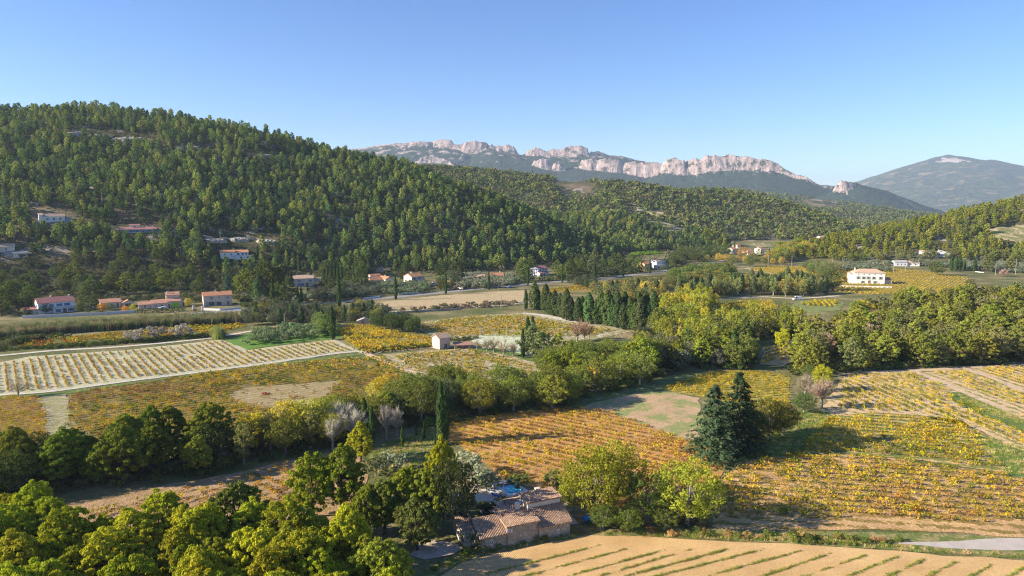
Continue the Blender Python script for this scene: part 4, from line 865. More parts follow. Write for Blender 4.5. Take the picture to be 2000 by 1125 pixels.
# named garden trees
for key, a, b, h, c, wd, lb in [('pine_mid',1040,700,13,(.10,.12,.05),1.0,'grey-green pine in the orchard beside the cypress pair'), ('pine_mid',1058,705,11,(.10,.13,.04),1.0,'second grey-green pine in the orchard'), ('umbrella',1250,523,14,(.09,.15,.02),1.25,'flat-topped umbrella pine by the villa'), ('umbrella',1276,521,14,(.09,.15,.02),1.1,'second umbrella pine touching the villa roof'),
        ('pine_mid',1160,543,22,(.08,.095,.04),.6,'tall bare-stemmed pine behind the roadside cypress'), ('pine_mid',1304,523,16,(.10,.11,.05),.75,'tall pine right of the villa'), ('pine_mid',1018,536,14,(.12,.14,.03),.65,'slender pine left of the blue-shuttered house'), ('pine_mid',813,532,20,(.10,.12,.03),.42,'narrow pine behind the two-storey cream house'), ('pine_mid',868,545,10,(.12,.14,.03),.5,'small pine behind a roadside cypress'),
        ('oak_mid',788,548,8,(.16,.14,.04),.9,'browning tree between the two-part house and the cream house'), ('oak_mid',790,540,12,(.06,.085,.03),.7,'dark tree behind the browning tree'), ('oak_mid',862,567,7.5,(.08,.085,.03),1.2,'round dark tree beside the road right of the cream house'),
        ('pine_mid',148,560,17,(.10,.12,.02),1.1,'big rounded pine behind the pink-roofed house'), ('pine_mid',128,563,12,(.10,.12,.02),1.0,'lower pine leaning on the big rounded pine'), ('pine_mid',220,572,14,(.10,.115,.02),1.0,'first pine of the line above the orange-roofed houses'), ('pine_mid',250,574,15,(.10,.12,.02),1.0,'second pine of the line above the orange-roofed houses'),
        ('pine_mid',280,574,14,(.10,.12,.02),1.0,'third pine of the line above the orange-roofed houses'), ('pine_mid',320,568,14,(.12,.14,.02),.9,'fourth pine of the line, above the tower house'), ('pine_mid',350,565,14,(.13,.16,.02),.9,'fifth and brightest pine of the line above the tower house'), ('pine_mid',390,568,11,(.08,.1,.02),.8,'small pine between tower house and white house'),
        ('leyland',505,590,15,(.05,.08,.03),1.1,'broad conifer before the big pines right of the white house'), ('pine_mid',480,578,17,(.11,.13,.02),1.1,'big pine right of the white house'), ('pine_mid',520,580,21,(.07,.085,.02),1.3,'widest dark pine behind the lawn'), ('pine_mid',550,578,18,(.055,.07,.02),1.1,'dark pine nearest the long stone villa'), ('fir',445,570,13,(.05,.09,.06),.9,'blue-green cedar behind the white house'), ('fir',632,575,14,(.07,.10,.05),1.1,'spreading pale green cedar right of the long stone villa'),
        ('oak_mid',368,600,5.5,(.30,.25,.03),.9,'small yellow tree at the drive of the white house'), ('oak_mid',200,610,5,ORG,1.1,'orange-leaved tree by the garden wall'), ('oak_mid',245,610,3.6,ORG,1.2,'low orange bush by the garden wall'), ('oak_mid',260,607,4,(.28,.26,.02),1,'yellow bush beside the low orange one'), ('oak_mid',175,610,5.5,(.16,.17,.10),1.2,'pale round olive by the garden wall'),
        ('oak_mid',90,612,5.5,(.05,.07,.03),1.3,'dark round tree before the pink-roofed house'), ('oak_mid',115,606,4,(.05,.07,.03),1.4,'dark bush right of the round tree at the pink-roofed house'), ('oak_mid',215,606,4.5,(.13,.14,.08),1.3,'olive before the first orange-roofed house'),
        ('oak_mid',1450,503,12,(.25,.16,.05),1.2,'rust-coloured plane tree among the village houses'), ('oak_mid',1430,518,10,(.16,.17,.06),1.3,'pale green tree below the village'), ('oak_mid',1465,521,10,(.09,.11,.03),1.2,'dark green round tree below the village'), ('oak_mid',1626,568,14,(.075,.10,.03),1.3,'large round green oak left of the white farmhouse'),
        ('oak_mid',1830,538,12,(.09,.115,.03),1.2,'round oak below the hillside houses'), ('pine_mid',1930,532,15,(.10,.11,.03),1.0,'pine with dark shade right of the cypress clump'), ('pine_mid',1975,532,15,(.11,.12,.03),.9,'pine at the right edge below the terraces'), ('oak_mid',1960,540,6,(.26,.18,.14),1.3,'pinkish leafless bush below the terraces'),
        ('oak_mid',1688,630,11,(.42,.32,.02),.9,'golden tree at the top edge of the pine wood'), ('oak_mid',1672,640,9,(.34,.30,.02),.9,'smaller golden tree left of the golden one'), ('oak_mid',1526,685,9,(.36,.36,.02),.7,'bright lemon-yellow tree above the striped plot'), ('oak_mid',1160,752,8,(.52,.36,.02),.55,'small golden tree in the green belt behind the fallow field'), ('oak_mid',750,785,8,(.42,.32,.03),.9,'golden tree in the belt below the hut vineyard'), ('oak_mid',735,792,7,(.30,.27,.04),.9,'pale yellow tree left of the golden one in the belt'),
        ('oak_mid',560,868,11,(.40,.33,.04),.9,'golden poplar in the tree belt before the orange vineyard'), ('oak_mid',490,885,10,(.40,.33,.03),.95,'golden tree in the left tree belt'), ('oak_mid',600,862,11,(.24,.24,.04),1.1,'pale yellow-green tree left of the silver poplars'),
        ('bush',1135,602,5,(.05,.07,.03),1.3,'dark round bush on the tan field edge')]:
    T(key, a, b, h, c, lb, wide=wd)

# ------------------------------------------------------------------ belts and woods: collect spots, keep the largest as trees of their own
SP = []  # (key, x, y, h, tint, label, group)
def belt(poly, sp, seed, mixk, label, group, hr=(.85, 1.12), world=False):
    x, y, rng = scat(poly, sp, seed, world); z = H(x, y); ws = np.array([m[0] for m in mixk], float); ws /= ws.sum()
    for i in range(len(x)):
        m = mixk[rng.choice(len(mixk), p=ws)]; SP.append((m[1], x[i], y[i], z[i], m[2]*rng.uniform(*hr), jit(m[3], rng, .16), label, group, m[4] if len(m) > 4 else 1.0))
Z1 = [(-260,1340),(-260,1125),(-80,1105),(40,1090),(140,1115),(250,1108),(330,1094),(560,1082),(690,1105),(740,1125),(765,1160),(780,1300),(780,1400)]
belt(Z1, 5.2, 101, [(5, 'pine_near', 10.8, (.225, .235, .016)), (2, 'pine_near', 9.5, (.17, .185, .02)), (1, 'pine_near', 9.5, (.10, .12, .02))], 'bright yellow-green pine of the dense wood nearest the viewer', 'pines of the near wood')
Z1b = [(-150,1100),(-150,1050),(20,1040),(120,1060),(150,1100),(60,1100)]
belt(Z1b, 6.5, 102, [(3, 'pine_near', 10.5, (.17, .19, .012))], 'pine standing at the left edge before the shaded tree belt', 'pines at the left edge')
Z4 = [(-220,1000),(0,985),(130,962),(300,945),(420,930),(470,905),(480,880),(420,882),(300,895),(100,915),(-60,925),(-220,935)]
belt(Z4, 6.3, 103, [(5, 'pine_near', 11.5, (.115, .14, .016)), (2, 'oak_near', 9, (.06, .08, .02)), (1, 'pine_near', 8, (.15, .17, .02))], 'tall pine of the tree belt between the left vineyard and the brown field', 'trees of the left belt')
Z4b = [(430,925),(560,897),(640,880),(700,862),(690,838),(600,850),(520,865),(470,880)]
belt(Z4b, 6, 104, [(3, 'oak_near', 9.5, (.17, .18, .03)), (2, 'poplar_mid', 10, (.20, .19, .06)), (2, 'oak_near', 8, (.08, .10, .025)), (1, 'oak_near', 8, (.30, .26, .03))], 'yellow-green broadleaf tree of the belt beside the silver poplars', 'broadleaf trees of the left belt')
Z4c = [(660,832),(700,868),(690,900),(640,870),(660,812),(700,790),(740,800),(700,830)]
belt([(645,850),(650,812),(700,798),(770,812),(780,840),(720,852),(700,872)], 6.5, 105, [(2, 'oak_near', 9, (.15, .16, .03)), (1, 'pine_near', 9, (.14, .16, .02)), (1, 'oak_near', 8, (.22, .21, .05))], 'rounded tree of the wood left of the tall cypress', 'trees left of the tall cypress')
Z5 = [(770,840),(775,800),(850,775),(900,772),(960,780),(1040,775),(1120,765),(1200,748),(1270,742),(1310,728),(1250,758),(1170,772),(1100,800),(960,808),(885,828),(850,838)]
belt(Z5, 6.8, 106, [(5, 'oak_near', 10.5, (.125, .145, .03)), (2, 'oak_near', 9.5, (.18, .19, .03)), (1, 'oak_near', 9, (.085, .105, .04)), (.6, 'poplar_mid', 9, (.26, .23, .04))], 'green oak of the wooded stream belt behind the orange vineyard', 'oaks of the stream belt')
Z5c = [(1240,745),(1300,728),(1380,722),(1440,722),(1470,722),(1480,700),(1400,690),(1300,700),(1240,715),(1200,735)]
belt(Z5c, 7, 107, [(4, 'pine_mid', 11.5, (.15, .165, .02)), (3, 'oak_mid', 10, (.12, .14, .03)), (2, 'oak_mid', 8, (.10, .10, .07))], 'tree of the mixed wood beside the dark cypresses', 'mixed wood beside the broad cypress')
Z6 = [(1295,700),(1275,660),(1290,640),(1330,632),(1400,640),(1480,630),(1560,640),(1590,655),(1560,662),(1470,664),(1450,700),(1400,700),(1330,705)]
belt(Z6, 6.8, 108, [(4, 'poplar_mid', 12, (.20, .21, .028)), (2, 'oak_mid', 10, (.15, .17, .03)), (1.2, 'poplar_mid', 11, (.33, .27, .03)), (1, 'oak_mid', 8, (.12, .12, .09)), (1, 'pine_mid', 11, (.11, .13, .03))], 'yellow-green tree of the autumn wood in the middle of the valley', 'trees of the autumn wood')
Z6b = [(1290,640),(1300,600),(1380,592),(1395,600),(1390,625),(1330,635)]
belt(Z6b, 7, 109, [(4, 'poplar_mid', 12, (.24, .24, .03)), (1, 'oak_mid', 10, (.36, .28, .03)), (1, 'oak_mid', 9, (.12, .12, .08))], 'bright yellow-green poplar left of the golden field', 'poplars left of the golden field')
Z7 = [(1320,588),(1400,582),(1480,578),(1560,580),(1620,575),(1600,562),(1540,558),(1460,564),(1400,568),(1330,578)]
belt(Z7, 7.5, 110, [(3, 'leyland', 12.5, (.075, .095, .04)), (3, 'poplar_mid', 11, (.18, .19, .06)), (2, 'oak_mid', 9, (.13, .14, .05)), (1, 'oak_mid', 9, (.30, .24, .05))], 'tree of the mixed row behind the golden field', 'mixed row behind the golden field')
Z7b = [(1480,556),(1560,548),(1610,556),(1620,566),(1560,558),(1490,562),(1400,560),(1330,552),(1340,540),(1400,545)]
belt(Z7b, 8.5, 111, [(2, 'oak_mid', 9, (.075, .10, .03)), (1, 'oak_mid', 8, (.15, .15, .04)), (1, 'oak_mid', 8, (.28, .22, .04))], 'round tree behind the mixed row in the valley', 'round trees behind the mixed row')
Z8 = [(1300,562),(1310,547),(1345,537),(1400,532),(1435,540),(1440,548),(1380,553),(1340,562)]
belt(Z8, 9, 112, [(4, 'oak_mid', 10.5, (.085, .115, .03)), (1, 'oak_mid', 9, (.15, .15, .05)), (1, 'pine_mid', 11, (.10, .12, .03))], 'dark green oak of the valley wood below the village', 'oaks below the village')
Z9 = [(1150,572),(1200,566),(1290,560),(1310,575),(1280,590),(1230,596),(1180,590)]
belt(Z9, 7, 113, [(2, 'poplar_mid', 9, (.20, .19, .06)), (2, 'oak_mid', 7.5, (.10, .11, .05)), (1, 'oak_mid', 7, (.34, .28, .06)), (1, 'leyland', 9, (.04, .06, .025))], 'tree behind the conifer windbreak', 'trees behind the windbreak')
belt([(1100,556),(1160,568),(1190,566),(1150,556),(1140,550)], 7, 114, [(3, 'oak_mid', 7.5, (.06, .075, .035))], 'dark round tree below the road', 'dark trees below the road')
belt([(1190,560),(1300,552),(1310,558),(1200,567)], 8, 115, [(3, 'oak_mid', 6.5, (.10, .11, .05)), (1, 'oak_mid', 6, (.2, .18, .07))], 'grey-green tree in the line below the road', 'line of trees below the road')
belt([(1060,760),(1080,700),(1130,706),(1230,712),(1290,700),(1300,715),(1240,735),(1180,748),(1100,757)], 7, 116, [(3, 'oak_near', 9, (.12, .15, .03)), (2, 'pine_mid', 9.5, (.15, .17, .02)), (1, 'oak_mid', 7, (.14, .14, .10))], 'green tree of the wood below the grass island', 'wood below the grass island')
belt([(1235,668),(1290,655),(1295,690),(1250,700)], 6.5, 117, [(3, 'oak_mid', 7, (.10, .11, .06)), (1, 'oak_mid', 7, (.2, .19, .05))], 'grey-green thicket tree right of the windbreak', 'thicket right of the windbreak')
belt([(725,640),(740,630),(800,640),(820,650),(780,652)], 5, 118, [(3, 'oak_mid', 7, (.06, .085, .03))], 'dark green tree beside the yellow vineyard', 'dark trees by the yellow vineyard')
# olive grove, gardens and hedges
belt([(480,676),(500,652),(560,643),(640,641),(655,656),(560,668)], 4.6, 120, [(4, 'olive', 3.6, (.13, .17, .085), 1.15)], 'small olive tree in the rows of the bright green grove', 'olive grove on the bright grass')
belt([(880,548),(900,540),(1000,545),(1015,552),(990,562),(890,566)], 5.5, 121, [(3, 'olive', 4.8, (.15, .16, .11), 1.1)], 'grey olive before the low tiled house', 'olives before the low tiled house')
belt([(740,572),(745,558),(830,556),(842,562),(830,572),(770,578)], 5, 122, [(3, 'olive', 4, (.12, .15, .09), 1.1)], 'olive in the garden before the cream house', 'olives before the cream house')
belt([(640,592),(600,590),(620,566),(735,560),(740,575),(700,584)], 5.5, 123, [(3, 'oak_mid', 6.5, (.09, .10, .07)), (1, 'olive', 4, (.14, .16, .1))], 'grey-green garden tree behind the first roadside cypress', 'grey garden trees by the road')
belt([(680,625),(620,606),(560,606),(500,612),(470,628),(500,640),(580,632),(640,632),(700,634),(740,628),(760,614),(720,604),(660,606)], 6, 124, [(4, 'oak_mid', 6.5, (.075, .085, .05)), (1, 'oak_mid', 7, (.15, .15, .04)), (1, 'leyland', 8, (.05, .08, .03)), (1, 'olive', 4, (.15, .16, .12))], 'rounded tree in the thicket between the road and the olive grove', 'thicket above the olive grove')
belt([(765,612),(800,606),(900,598),(1015,592),(1010,597),(900,604),(800,611)], 4.5, 125, [(3, 'bush', 2.6, (.12, .09, .06)), (2, 'bush', 2.6, (.09, .10, .05))], 'reddish-brown bush in the hedge below the tan field', 'hedge below the tan field')
belt([(610,655),(660,660),(650,640),(620,636)], 5, 126, [(3, 'oak_mid', 6.5, (.11, .15, .04))], 'green tree beside the lone cypress at the olive grove', 'trees at the grove corner')
belt([(1330,590),(1290,596),(1260,600),(1200,604)], 5, 127, [(3, 'oak_mid', 8, (.2, .19, .05))], 'yellowish tree over the windbreak', 'trees over the windbreak')
belt([(1650,520),(1720,516),(1850,524),(1900,530),(2000,536),(2000,520),(1880,514),(1800,512),(1760,518),(1700,524)], 7, 128, [(3, 'olive', 4.5, (.14, .16, .11), 1.2), (1, 'oak_mid', 6, (.12, .13, .08)), (1, 'bush', 3, (.2, .16, .12))], 'grey-green olive on the ground below the hillside houses', 'olives below the hillside houses')
belt([(1620,524),(1700,522),(1740,528),(1740,532),(1640,530)], 5.5, 129, [(3, 'olive', 4, (.12, .14, .09), 1.2)], 'olive in the line behind the white farmhouse', 'olive line behind the white farmhouse')
belt([(1500,508),(1530,492),(1580,488),(1600,492),(1560,505),(1520,514)], 9, 130, [(3, 'oak_mid', 10, (.25, .21, .04)), (2, 'oak_mid', 11, (.15, .17, .04)), (1, 'umbrella', 12, (.12, .15, .02))], 'golden plane tree of the village grove', 'golden village trees')
belt([(1640,514),(1740,508),(1880,508),(2100,514),(2100,500),(1880,496),(1790,500),(1700,504),(1620,510)], 9, 131, [(3, 'pine_mid', 9, (.12, .13, .03)), (2, 'olive', 5, (.15, .16, .11)), (1, 'oak_mid', 7, (.14, .15, .06))], 'pine or olive at the foot of the right hillside', 'trees at the foot of the right hillside')
belt([(1560,520),(1600,522),(1640,528),(1620,545),(1590,540)], 9, 132, [(3, 'oak_mid', 7, (.12, .14, .05))], 'round tree at the left edge of the golden field', 'round trees by the golden field')
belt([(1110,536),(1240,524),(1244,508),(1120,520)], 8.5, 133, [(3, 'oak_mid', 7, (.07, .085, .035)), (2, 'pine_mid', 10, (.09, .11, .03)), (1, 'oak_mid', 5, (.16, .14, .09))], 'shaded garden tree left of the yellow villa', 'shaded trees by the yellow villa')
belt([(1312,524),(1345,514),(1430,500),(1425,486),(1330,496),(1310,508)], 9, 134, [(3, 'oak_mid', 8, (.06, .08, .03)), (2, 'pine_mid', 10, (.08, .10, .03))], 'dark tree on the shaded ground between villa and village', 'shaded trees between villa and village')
belt([(1345,512),(1450,514),(1540,520),(1500,506),(1420,502)], 10, 135, [(3, 'oak_mid', 7, (.12, .13, .05)), (1, 'oak_mid', 7, (.30, .22, .05)), (1, 'bush', 4, (.15, .14, .06))], 'garden tree in front of the village houses', 'trees before the village')
# right wood on its rise
Z20 = [(1545,742),(1600,735),(1700,724),(1850,716),(2050,708),(2300,700),(2300,600),(2050,590),(1900,592),(1780,602),(1700,622),(1640,650),(1560,690)]
belt(Z20, 7.6, 140, [(5, 'pine_mid', 11.5, (.148, .158, .026)), (3, 'pine_mid', 10.5, (.125, .13, .045)), (.5, 'oak_mid', 9, (.20, .15, .10))], 'tall pine of the dense wood on the rise behind the pale vineyards', 'pines of the right-hand wood', hr=(.7, 1.2))
# the inhabited lower slope on the left
Z30 = [(-200,640),(-200,540),(0,520),(120,505),(330,500),(430,515),(430,560),(340,560),(200,570),(60,575),(0,600)]
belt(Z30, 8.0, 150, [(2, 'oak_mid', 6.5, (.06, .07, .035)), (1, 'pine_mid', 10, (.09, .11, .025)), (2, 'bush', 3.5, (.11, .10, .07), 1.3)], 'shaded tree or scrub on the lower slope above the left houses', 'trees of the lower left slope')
# pine wood of the left hill, the knoll and the right hill
KEEP = [((60,405,150,440)), ((222,430,310,462)), ((425,478,505,512)), ((0,470,60,500)), ((95,485,130,502)), ((560,535,625,566)), ((715,532,780,560)), ((795,530,845,558)), ((900,530,1000,548)), ((1040,518,1085,536)), ((1248,507,1310,524)), ((400,455,545,478)), ((1740,495,1870,520)), ((1420,480,1520,500)), ((65,575,152,612)), ((190,575,372,614)), ((395,563,475,618)), ((555,535,625,575)), ((715,530,782,570)), ((792,530,850,570))]
def wood(bbox, sp, seed, cond, keys, hh, tints, label, group, thin=.0, keep=1, clr=.24):
    rng = np.random.default_rng(seed); x0, x1, y0, y1 = bbox; gx, gy = np.meshgrid(np.arange(x0, x1, sp), np.arange(y0, y1, sp*.87)); gx = gx+(np.arange(gx.shape[0])[:, None] % 2)*sp*.5
    x = (gx+rng.uniform(-.42, .42, gx.shape)*sp).ravel(); y = (gy+rng.uniform(-.42, .42, gy.shape)*sp).ravel(); z = H(x, y); px, py, zc = pix(x, y, z)
    k = cond(x, y, z, px, py) & (px > -260) & (px < 2260) & (rng.uniform(size=x.shape) > thin)
    for (a, b, c, d) in KEEP: k &= ~((px > a-3*keep) & (px < c+3*keep) & (py > b+(8 if not keep else -2)) & (py < d+(12 if b > 515 else 3)*keep))
    cl = fbm(x/60, y/60, seed+3, 3); k &= cl > clr
    out = []
    for i in np.nonzero(k)[0]:
        j = int(rng.integers(len(tints))); out.append((keys, x[i], y[i], z[i], hh*(.5+.85*rng.uniform()**1.2), jit(tints[j], rng, .14), label, group, rng.uniform(.85, 1.15)))
    return out
PT = [(.135, .17, .038), (.10, .14, .036), (.07, .11, .034), (.165, .185, .045), (.048, .08, .028)]
KEEP += [(135,252,215,268), (215,262,300,276), (405,462,548,476), (590,478,640,488), (480,300,560,308), (340,283,420,292)]
roadw = np.concatenate([[[-420., 300.], [-260., 322.]], W(roadpts[1:])]); 
def above_road(x, y): return y > np.interp(x, roadw[:, 0], roadw[:, 1])+26
HILL = wood((-820, 330, 400, 905), 6.5, 201, lambda x, y, z, px, py: (z > 2.0) & (x < 230+(y-700)*.4) & above_road(x, y) & ~inpoly(px, py, [(1215,415),(1280,408),(1335,423),(1350,450),(1310,457),(1280,442),(1235,428)]) & ~inpoly(px, py, [(1148,412),(1170,406),(1212,408),(1207,416),(1165,418)]) & ~((py > 500) & (px < 340)), 'pine_far', 9.2, PT, 'pine on the wooded hillside left of the valley', 'pines of the left hillside', .10)
RHILL = wood((250, 900, 600, 900), 7.6, 202, lambda x, y, z, px, py: (z > 1.0) & (x > 240) & ~inpoly(px, py, [(1925,448),(1990,437),(2260,427),(2260,476),(1990,478),(1938,468)]), 'pine_far', 9.5, [(.145, .155, .014), (.125, .14, .018), (.15, .15, .022), (.10, .115, .024)], 'pine on the sunlit hillside right of the valley', 'pines of the right hillside', .06)
SP += HILL+RHILL
def gard(x, y, z, px, py): return (z < 3.5) & (y > np.interp(x, roadw[:, 0], roadw[:, 1])+7) & (px < 1340) & (py > 470)
for kk, (key, hh, tt, wdh) in enumerate([('oak_mid', 7.0, [(.06, .08, .03), (.085, .10, .05), (.05, .065, .03)], 0), ('olive', 4.0, [(.13, .15, .10), (.10, .12, .06)], 0), ('pine_mid', 11, [(.08, .105, .025), (.06, .08, .025)], 0), ('bush', 3.0, [(.10, .11, .05), (.14, .11, .07), (.06, .08, .03)], 0)]):
    SP += wood((-420, 260, 340, 640), [13, 13, 17, 10][kk], 500+kk, gard, key, hh, tt, ['dark garden tree between the houses and the wooded slope', 'grey-green olive in the gardens at the foot of the slope', 'garden pine between the houses at the foot of the slope', 'garden bush between the houses at the foot of the slope'][kk], ['garden trees', 'garden olives', 'garden pines', 'garden bushes'][kk], .1)
# cut: own objects for the largest of each kind, the rest as one wood
SPx = np.array([s[1] for s in SP]); SPy = np.array([s[2] for s in SP]); SPz = np.array([s[3] for s in SP]); SPh = np.array([s[4] for s in SP])
qx, qy, zc = pix(SPx, SPy, SPz+SPh*.8); vis = (qx > -20) & (qx < 2020) & (qy < 1140); score = SPh/zc*vis
isp = np.array([s[0].startswith('pine') for s in SP]); pins = np.nonzero(isp)[0]; oth = np.nonzero(~isp)[0]
pins = pins[np.argsort(-score[pins])]; oth = oth[np.argsort(-score[oth])]
own = set(pins[:262].tolist()) | set(oth[:280].tolist())
print('spots', len(SP), 'own', len(own), 'pines', len(pins), 'other', len(oth))
def lab(s):
    key, lb = s[0], s[6]; nm = KN[key].split('_')[0]
    return lb
for i in sorted(own):
    s = SP[i]
    key = s[0]
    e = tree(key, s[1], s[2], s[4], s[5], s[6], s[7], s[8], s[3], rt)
PK = ['pine_near', 'pine_mid', 'pine_far', 'oak_near', 'oak_mid', 'poplar_mid', 'leyland', 'olive', 'bush', 'umbrella']
def mass(name, items, label, cat, lod=True):
    pr, P, ro, sc, ix, ti = [], [], [], [], [], []; base = {}
    for k in PK:
        base[k] = len(pr); pr += [c for c, t in PR[k]]
    rng = np.random.default_rng(9)
    for s in items:
        key = s[0]; P.append((s[1], s[2], s[3]-.1)); ro.append(rng.uniform(0, 6.28)); q = s[4]/PH[key]; sc.append((q*s[8], q*s[8], q)); ix.append(base[key]+int(rng.integers(len(PR[key])))); ti.append(s[5])
    return gn_scatter(name, pr, P, ro, sc, ix, ti, label, cat)
rest_p = [SP[i] for i in pins if i not in own]; rest_o = [SP[i] for i in oth if i not in own]
mass('pine_wood', rest_p, 'dense pine wood covering both hillsides of the valley', 'wood')
if rest_o: mass('woodland', rest_o, 'small broadleaf trees and scrub between the fields and gardens', 'woodland')
# trunks of the massed pines are seen between crowns on the lower slope
# distant woods: reads as one mass
def dwood(name, bbox, sp, seed, cond, hh, tints, label, thin):
    it = wood(bbox, sp, seed, cond, 'blob', hh, tints, '', '', thin)
    P = [(s[1], s[2], s[3]-.3) for s in it]; rng = np.random.default_rng(seed)
    print(name, len(it))
    q = np.array([s[4]/9 for s in it]); wd = np.array([s[8] for s in it])
    gn_scatter(name, [p[0] for p in PR['blob']], P, rng.uniform(0, 6.28, len(it)), np.stack([q*wd, q*wd, q], 1), rng.integers(0, 5, len(it)), [s[5] for s in it], label, 'wood')
BT = [(.10, .12, .028), (.08, .105, .028), (.12, .13, .034), (.065, .09, .026), (.10, .10, .045)]
dwood('forest', (-420, 1150, 880, 1750), 8.2, 203, lambda x, y, z, px, py: (z > 3) & (y > 860+np.clip(230-x, 0, 400)*.2) & ~((x < 230+(y-700)*.4) & (y < 905)) & ~inpoly(px, py, [(1453,474),(1490,471),(1518,481),(1480,487)]) & (fbm(x/110, y/110, 77, 3) > .30), 9.5, BT, 'wooded middle ridge between the near hill and the rocky range', .05)
dwood('forest', (-300, 2600, 1300, 3500), 15, 204, lambda x, y, z, px, py: (z > 1) & ((y > 1750) | (x > 500)) & (fbm(x/160, y/160, 78, 3) > .34), 13, [(.085, .10, .035), (.07, .09, .035), (.10, .11, .04)], 'grey-green wood on the rolling ground below the cliffs', .06)
# scrub and weeds
def scrubz(name, bbox, sp, seed, cond, hr, tints, label):
    it = wood(bbox, sp, seed, cond, 'scrub', 1, tints, '', '', .0, 0, 0); rng = np.random.default_rng(seed); q = rng.uniform(*hr, len(it))
    gn_scatter(name, [p[0] for p in PR['scrub']], [(s[1], s[2], s[3]-.1) for s in it], rng.uniform(0, 6.28, len(it)), np.stack([q*1.2, q*1.2, q], 1), rng.integers(0, 3, len(it)), [s[5] for s in it], label, 'undergrowth')
scrubz('undergrowth', (-600, 300, 400, 800), 4.4, 401, lambda x, y, z, px, py: (z > .8) & (py > 240) & above_road(x, y), (.5, 1.3), [(.045, .06, .02), (.07, .075, .03), (.12, .095, .05), (.035, .045, .015)], 'dark scrub under the pines of the left hillside')
def scrub(name, polys, sp, seed, keys, hr, tints, label, cat='undergrowth'):
    P, ro, sc, ix, ti = [], [], [], [], []; pr = []; 
    for k in keys: pr += [c for c, t in PR[k]]
    for j, pl in enumerate(polys):
        x, y, rng = scat(pl, sp, seed+j); z = H(x, y)
        for i in range(len(x)):
            P.append((x[i], y[i], z[i])); ro.append(rng.uniform(0, 6.28)); q = rng.uniform(*hr); sc.append((q*1.1, q*1.1, q)); ix.append(int(rng.integers(len(pr)))); ti.append(jit(tints[int(rng.integers(len(tints)))], rng, .25))
    gn_scatter(name, pr, P, ro, sc, ix, ti, label, cat)
V1 = [(840,1112),(900,1082),(940,1072),(1000,1061),(1060,1048),(1140,1038),(1250,1036),(1400,1040),(1500,1044),(1640,1050),(1780,1056),(1740,1066),(1640,1066),(1500,1058),(1300,1049),(1150,1043),(1000,1071),(900,1096),(846,1122)]
scrub('undergrowth', [V1, [(1130,1030),(1400,1032),(1400,1010),(1250,1012),(1130,1020)], [(1440,875),(1560,803),(1575,810),(1460,895),(1420,905)]], 1.5, 300, ['bush'], (.12, .42), [(.13, .15, .03), (.22, .17, .05), (.08, .11, .025), (.26, .17, .07), (.10, .13, .03)], 'weedy undergrowth on the bank between the ploughed field and the farmhouse')
V2 = [(1120,1046),(1400,1052),(1640,1064),(1800,1078),(2060,1094),(2060,1084),(1880,1078),(1780,1068),(1640,1056),(1400,1046)]
scrub('grass', [V1, V2, F10, [(1440,878),(1600,800),(1625,815),(1560,890),(1480,897)], [(1870,770),(2050,830),(2050,845),(1900,800)], [(1900,842),(2100,910),(2100,940),(1960,925)]], .75, 310, ['tuft'], (.5, 1.5), [(.16, .19, .03), (.30, .25, .09), (.12, .16, .03), (.38, .30, .14)], 'grass and weeds on the verges and the rough lawn', 'grass')
# green strips of the young rows in the ploughed field
rows = [((1170,1066),(950,1122)), ((1222,1073),(1010,1130)), ((1300,1074),(1060,1140)), ((1347,1074),(1090,1150)), ((1420,1074),(1130,1150)), ((1492,1073),(1190,1150)), ((1562,1077),(1290,1150)), ((1623,1081),(1420,1150)), ((1690,1085),(1500,1150)), ((1750,1088),(1600,1150)), ((1805,1093),(1680,1150)), ((1868,1099),(1760,1150)), ((1935,1105),(1850,1150)), ((2000,1108),(1930,1150))]
P, ro, sc, ix, ti = [], [], [], [], []; rng = np.random.default_rng(4)
for a, b in rows:
    p, q = G(*a)[:2], G(*b)[:2]; L = np.linalg.norm(q-p); n = int(L/.14); ph = rng.uniform(0, 9)
    for i in range(n):
        t = i/n; dens = vnoise(np.array([t*L/2.2+ph]), np.array([ph*3.1]), 5)[0]
        if dens < .3 and rng.uniform() < .75: continue
        c = p+(q-p)*t+rng.normal(size=2)*.11; P.append((c[0], c[1], .07)); ro.append(rng.uniform(0, 6.28)); sc.append(rng.uniform(.3, .7)*(.6+dens)); ix.append(int(rng.integers(3))); ti.append(jit((.15, .19, .04) if rng.uniform() > .3 else (.34, .27, .09), rng, .25))
gn_scatter('weeds', [p[0] for p in PR['tuft']], P, ro, sc, ix, ti, 'green weed strips along the young rows of the ploughed field', 'weeds')
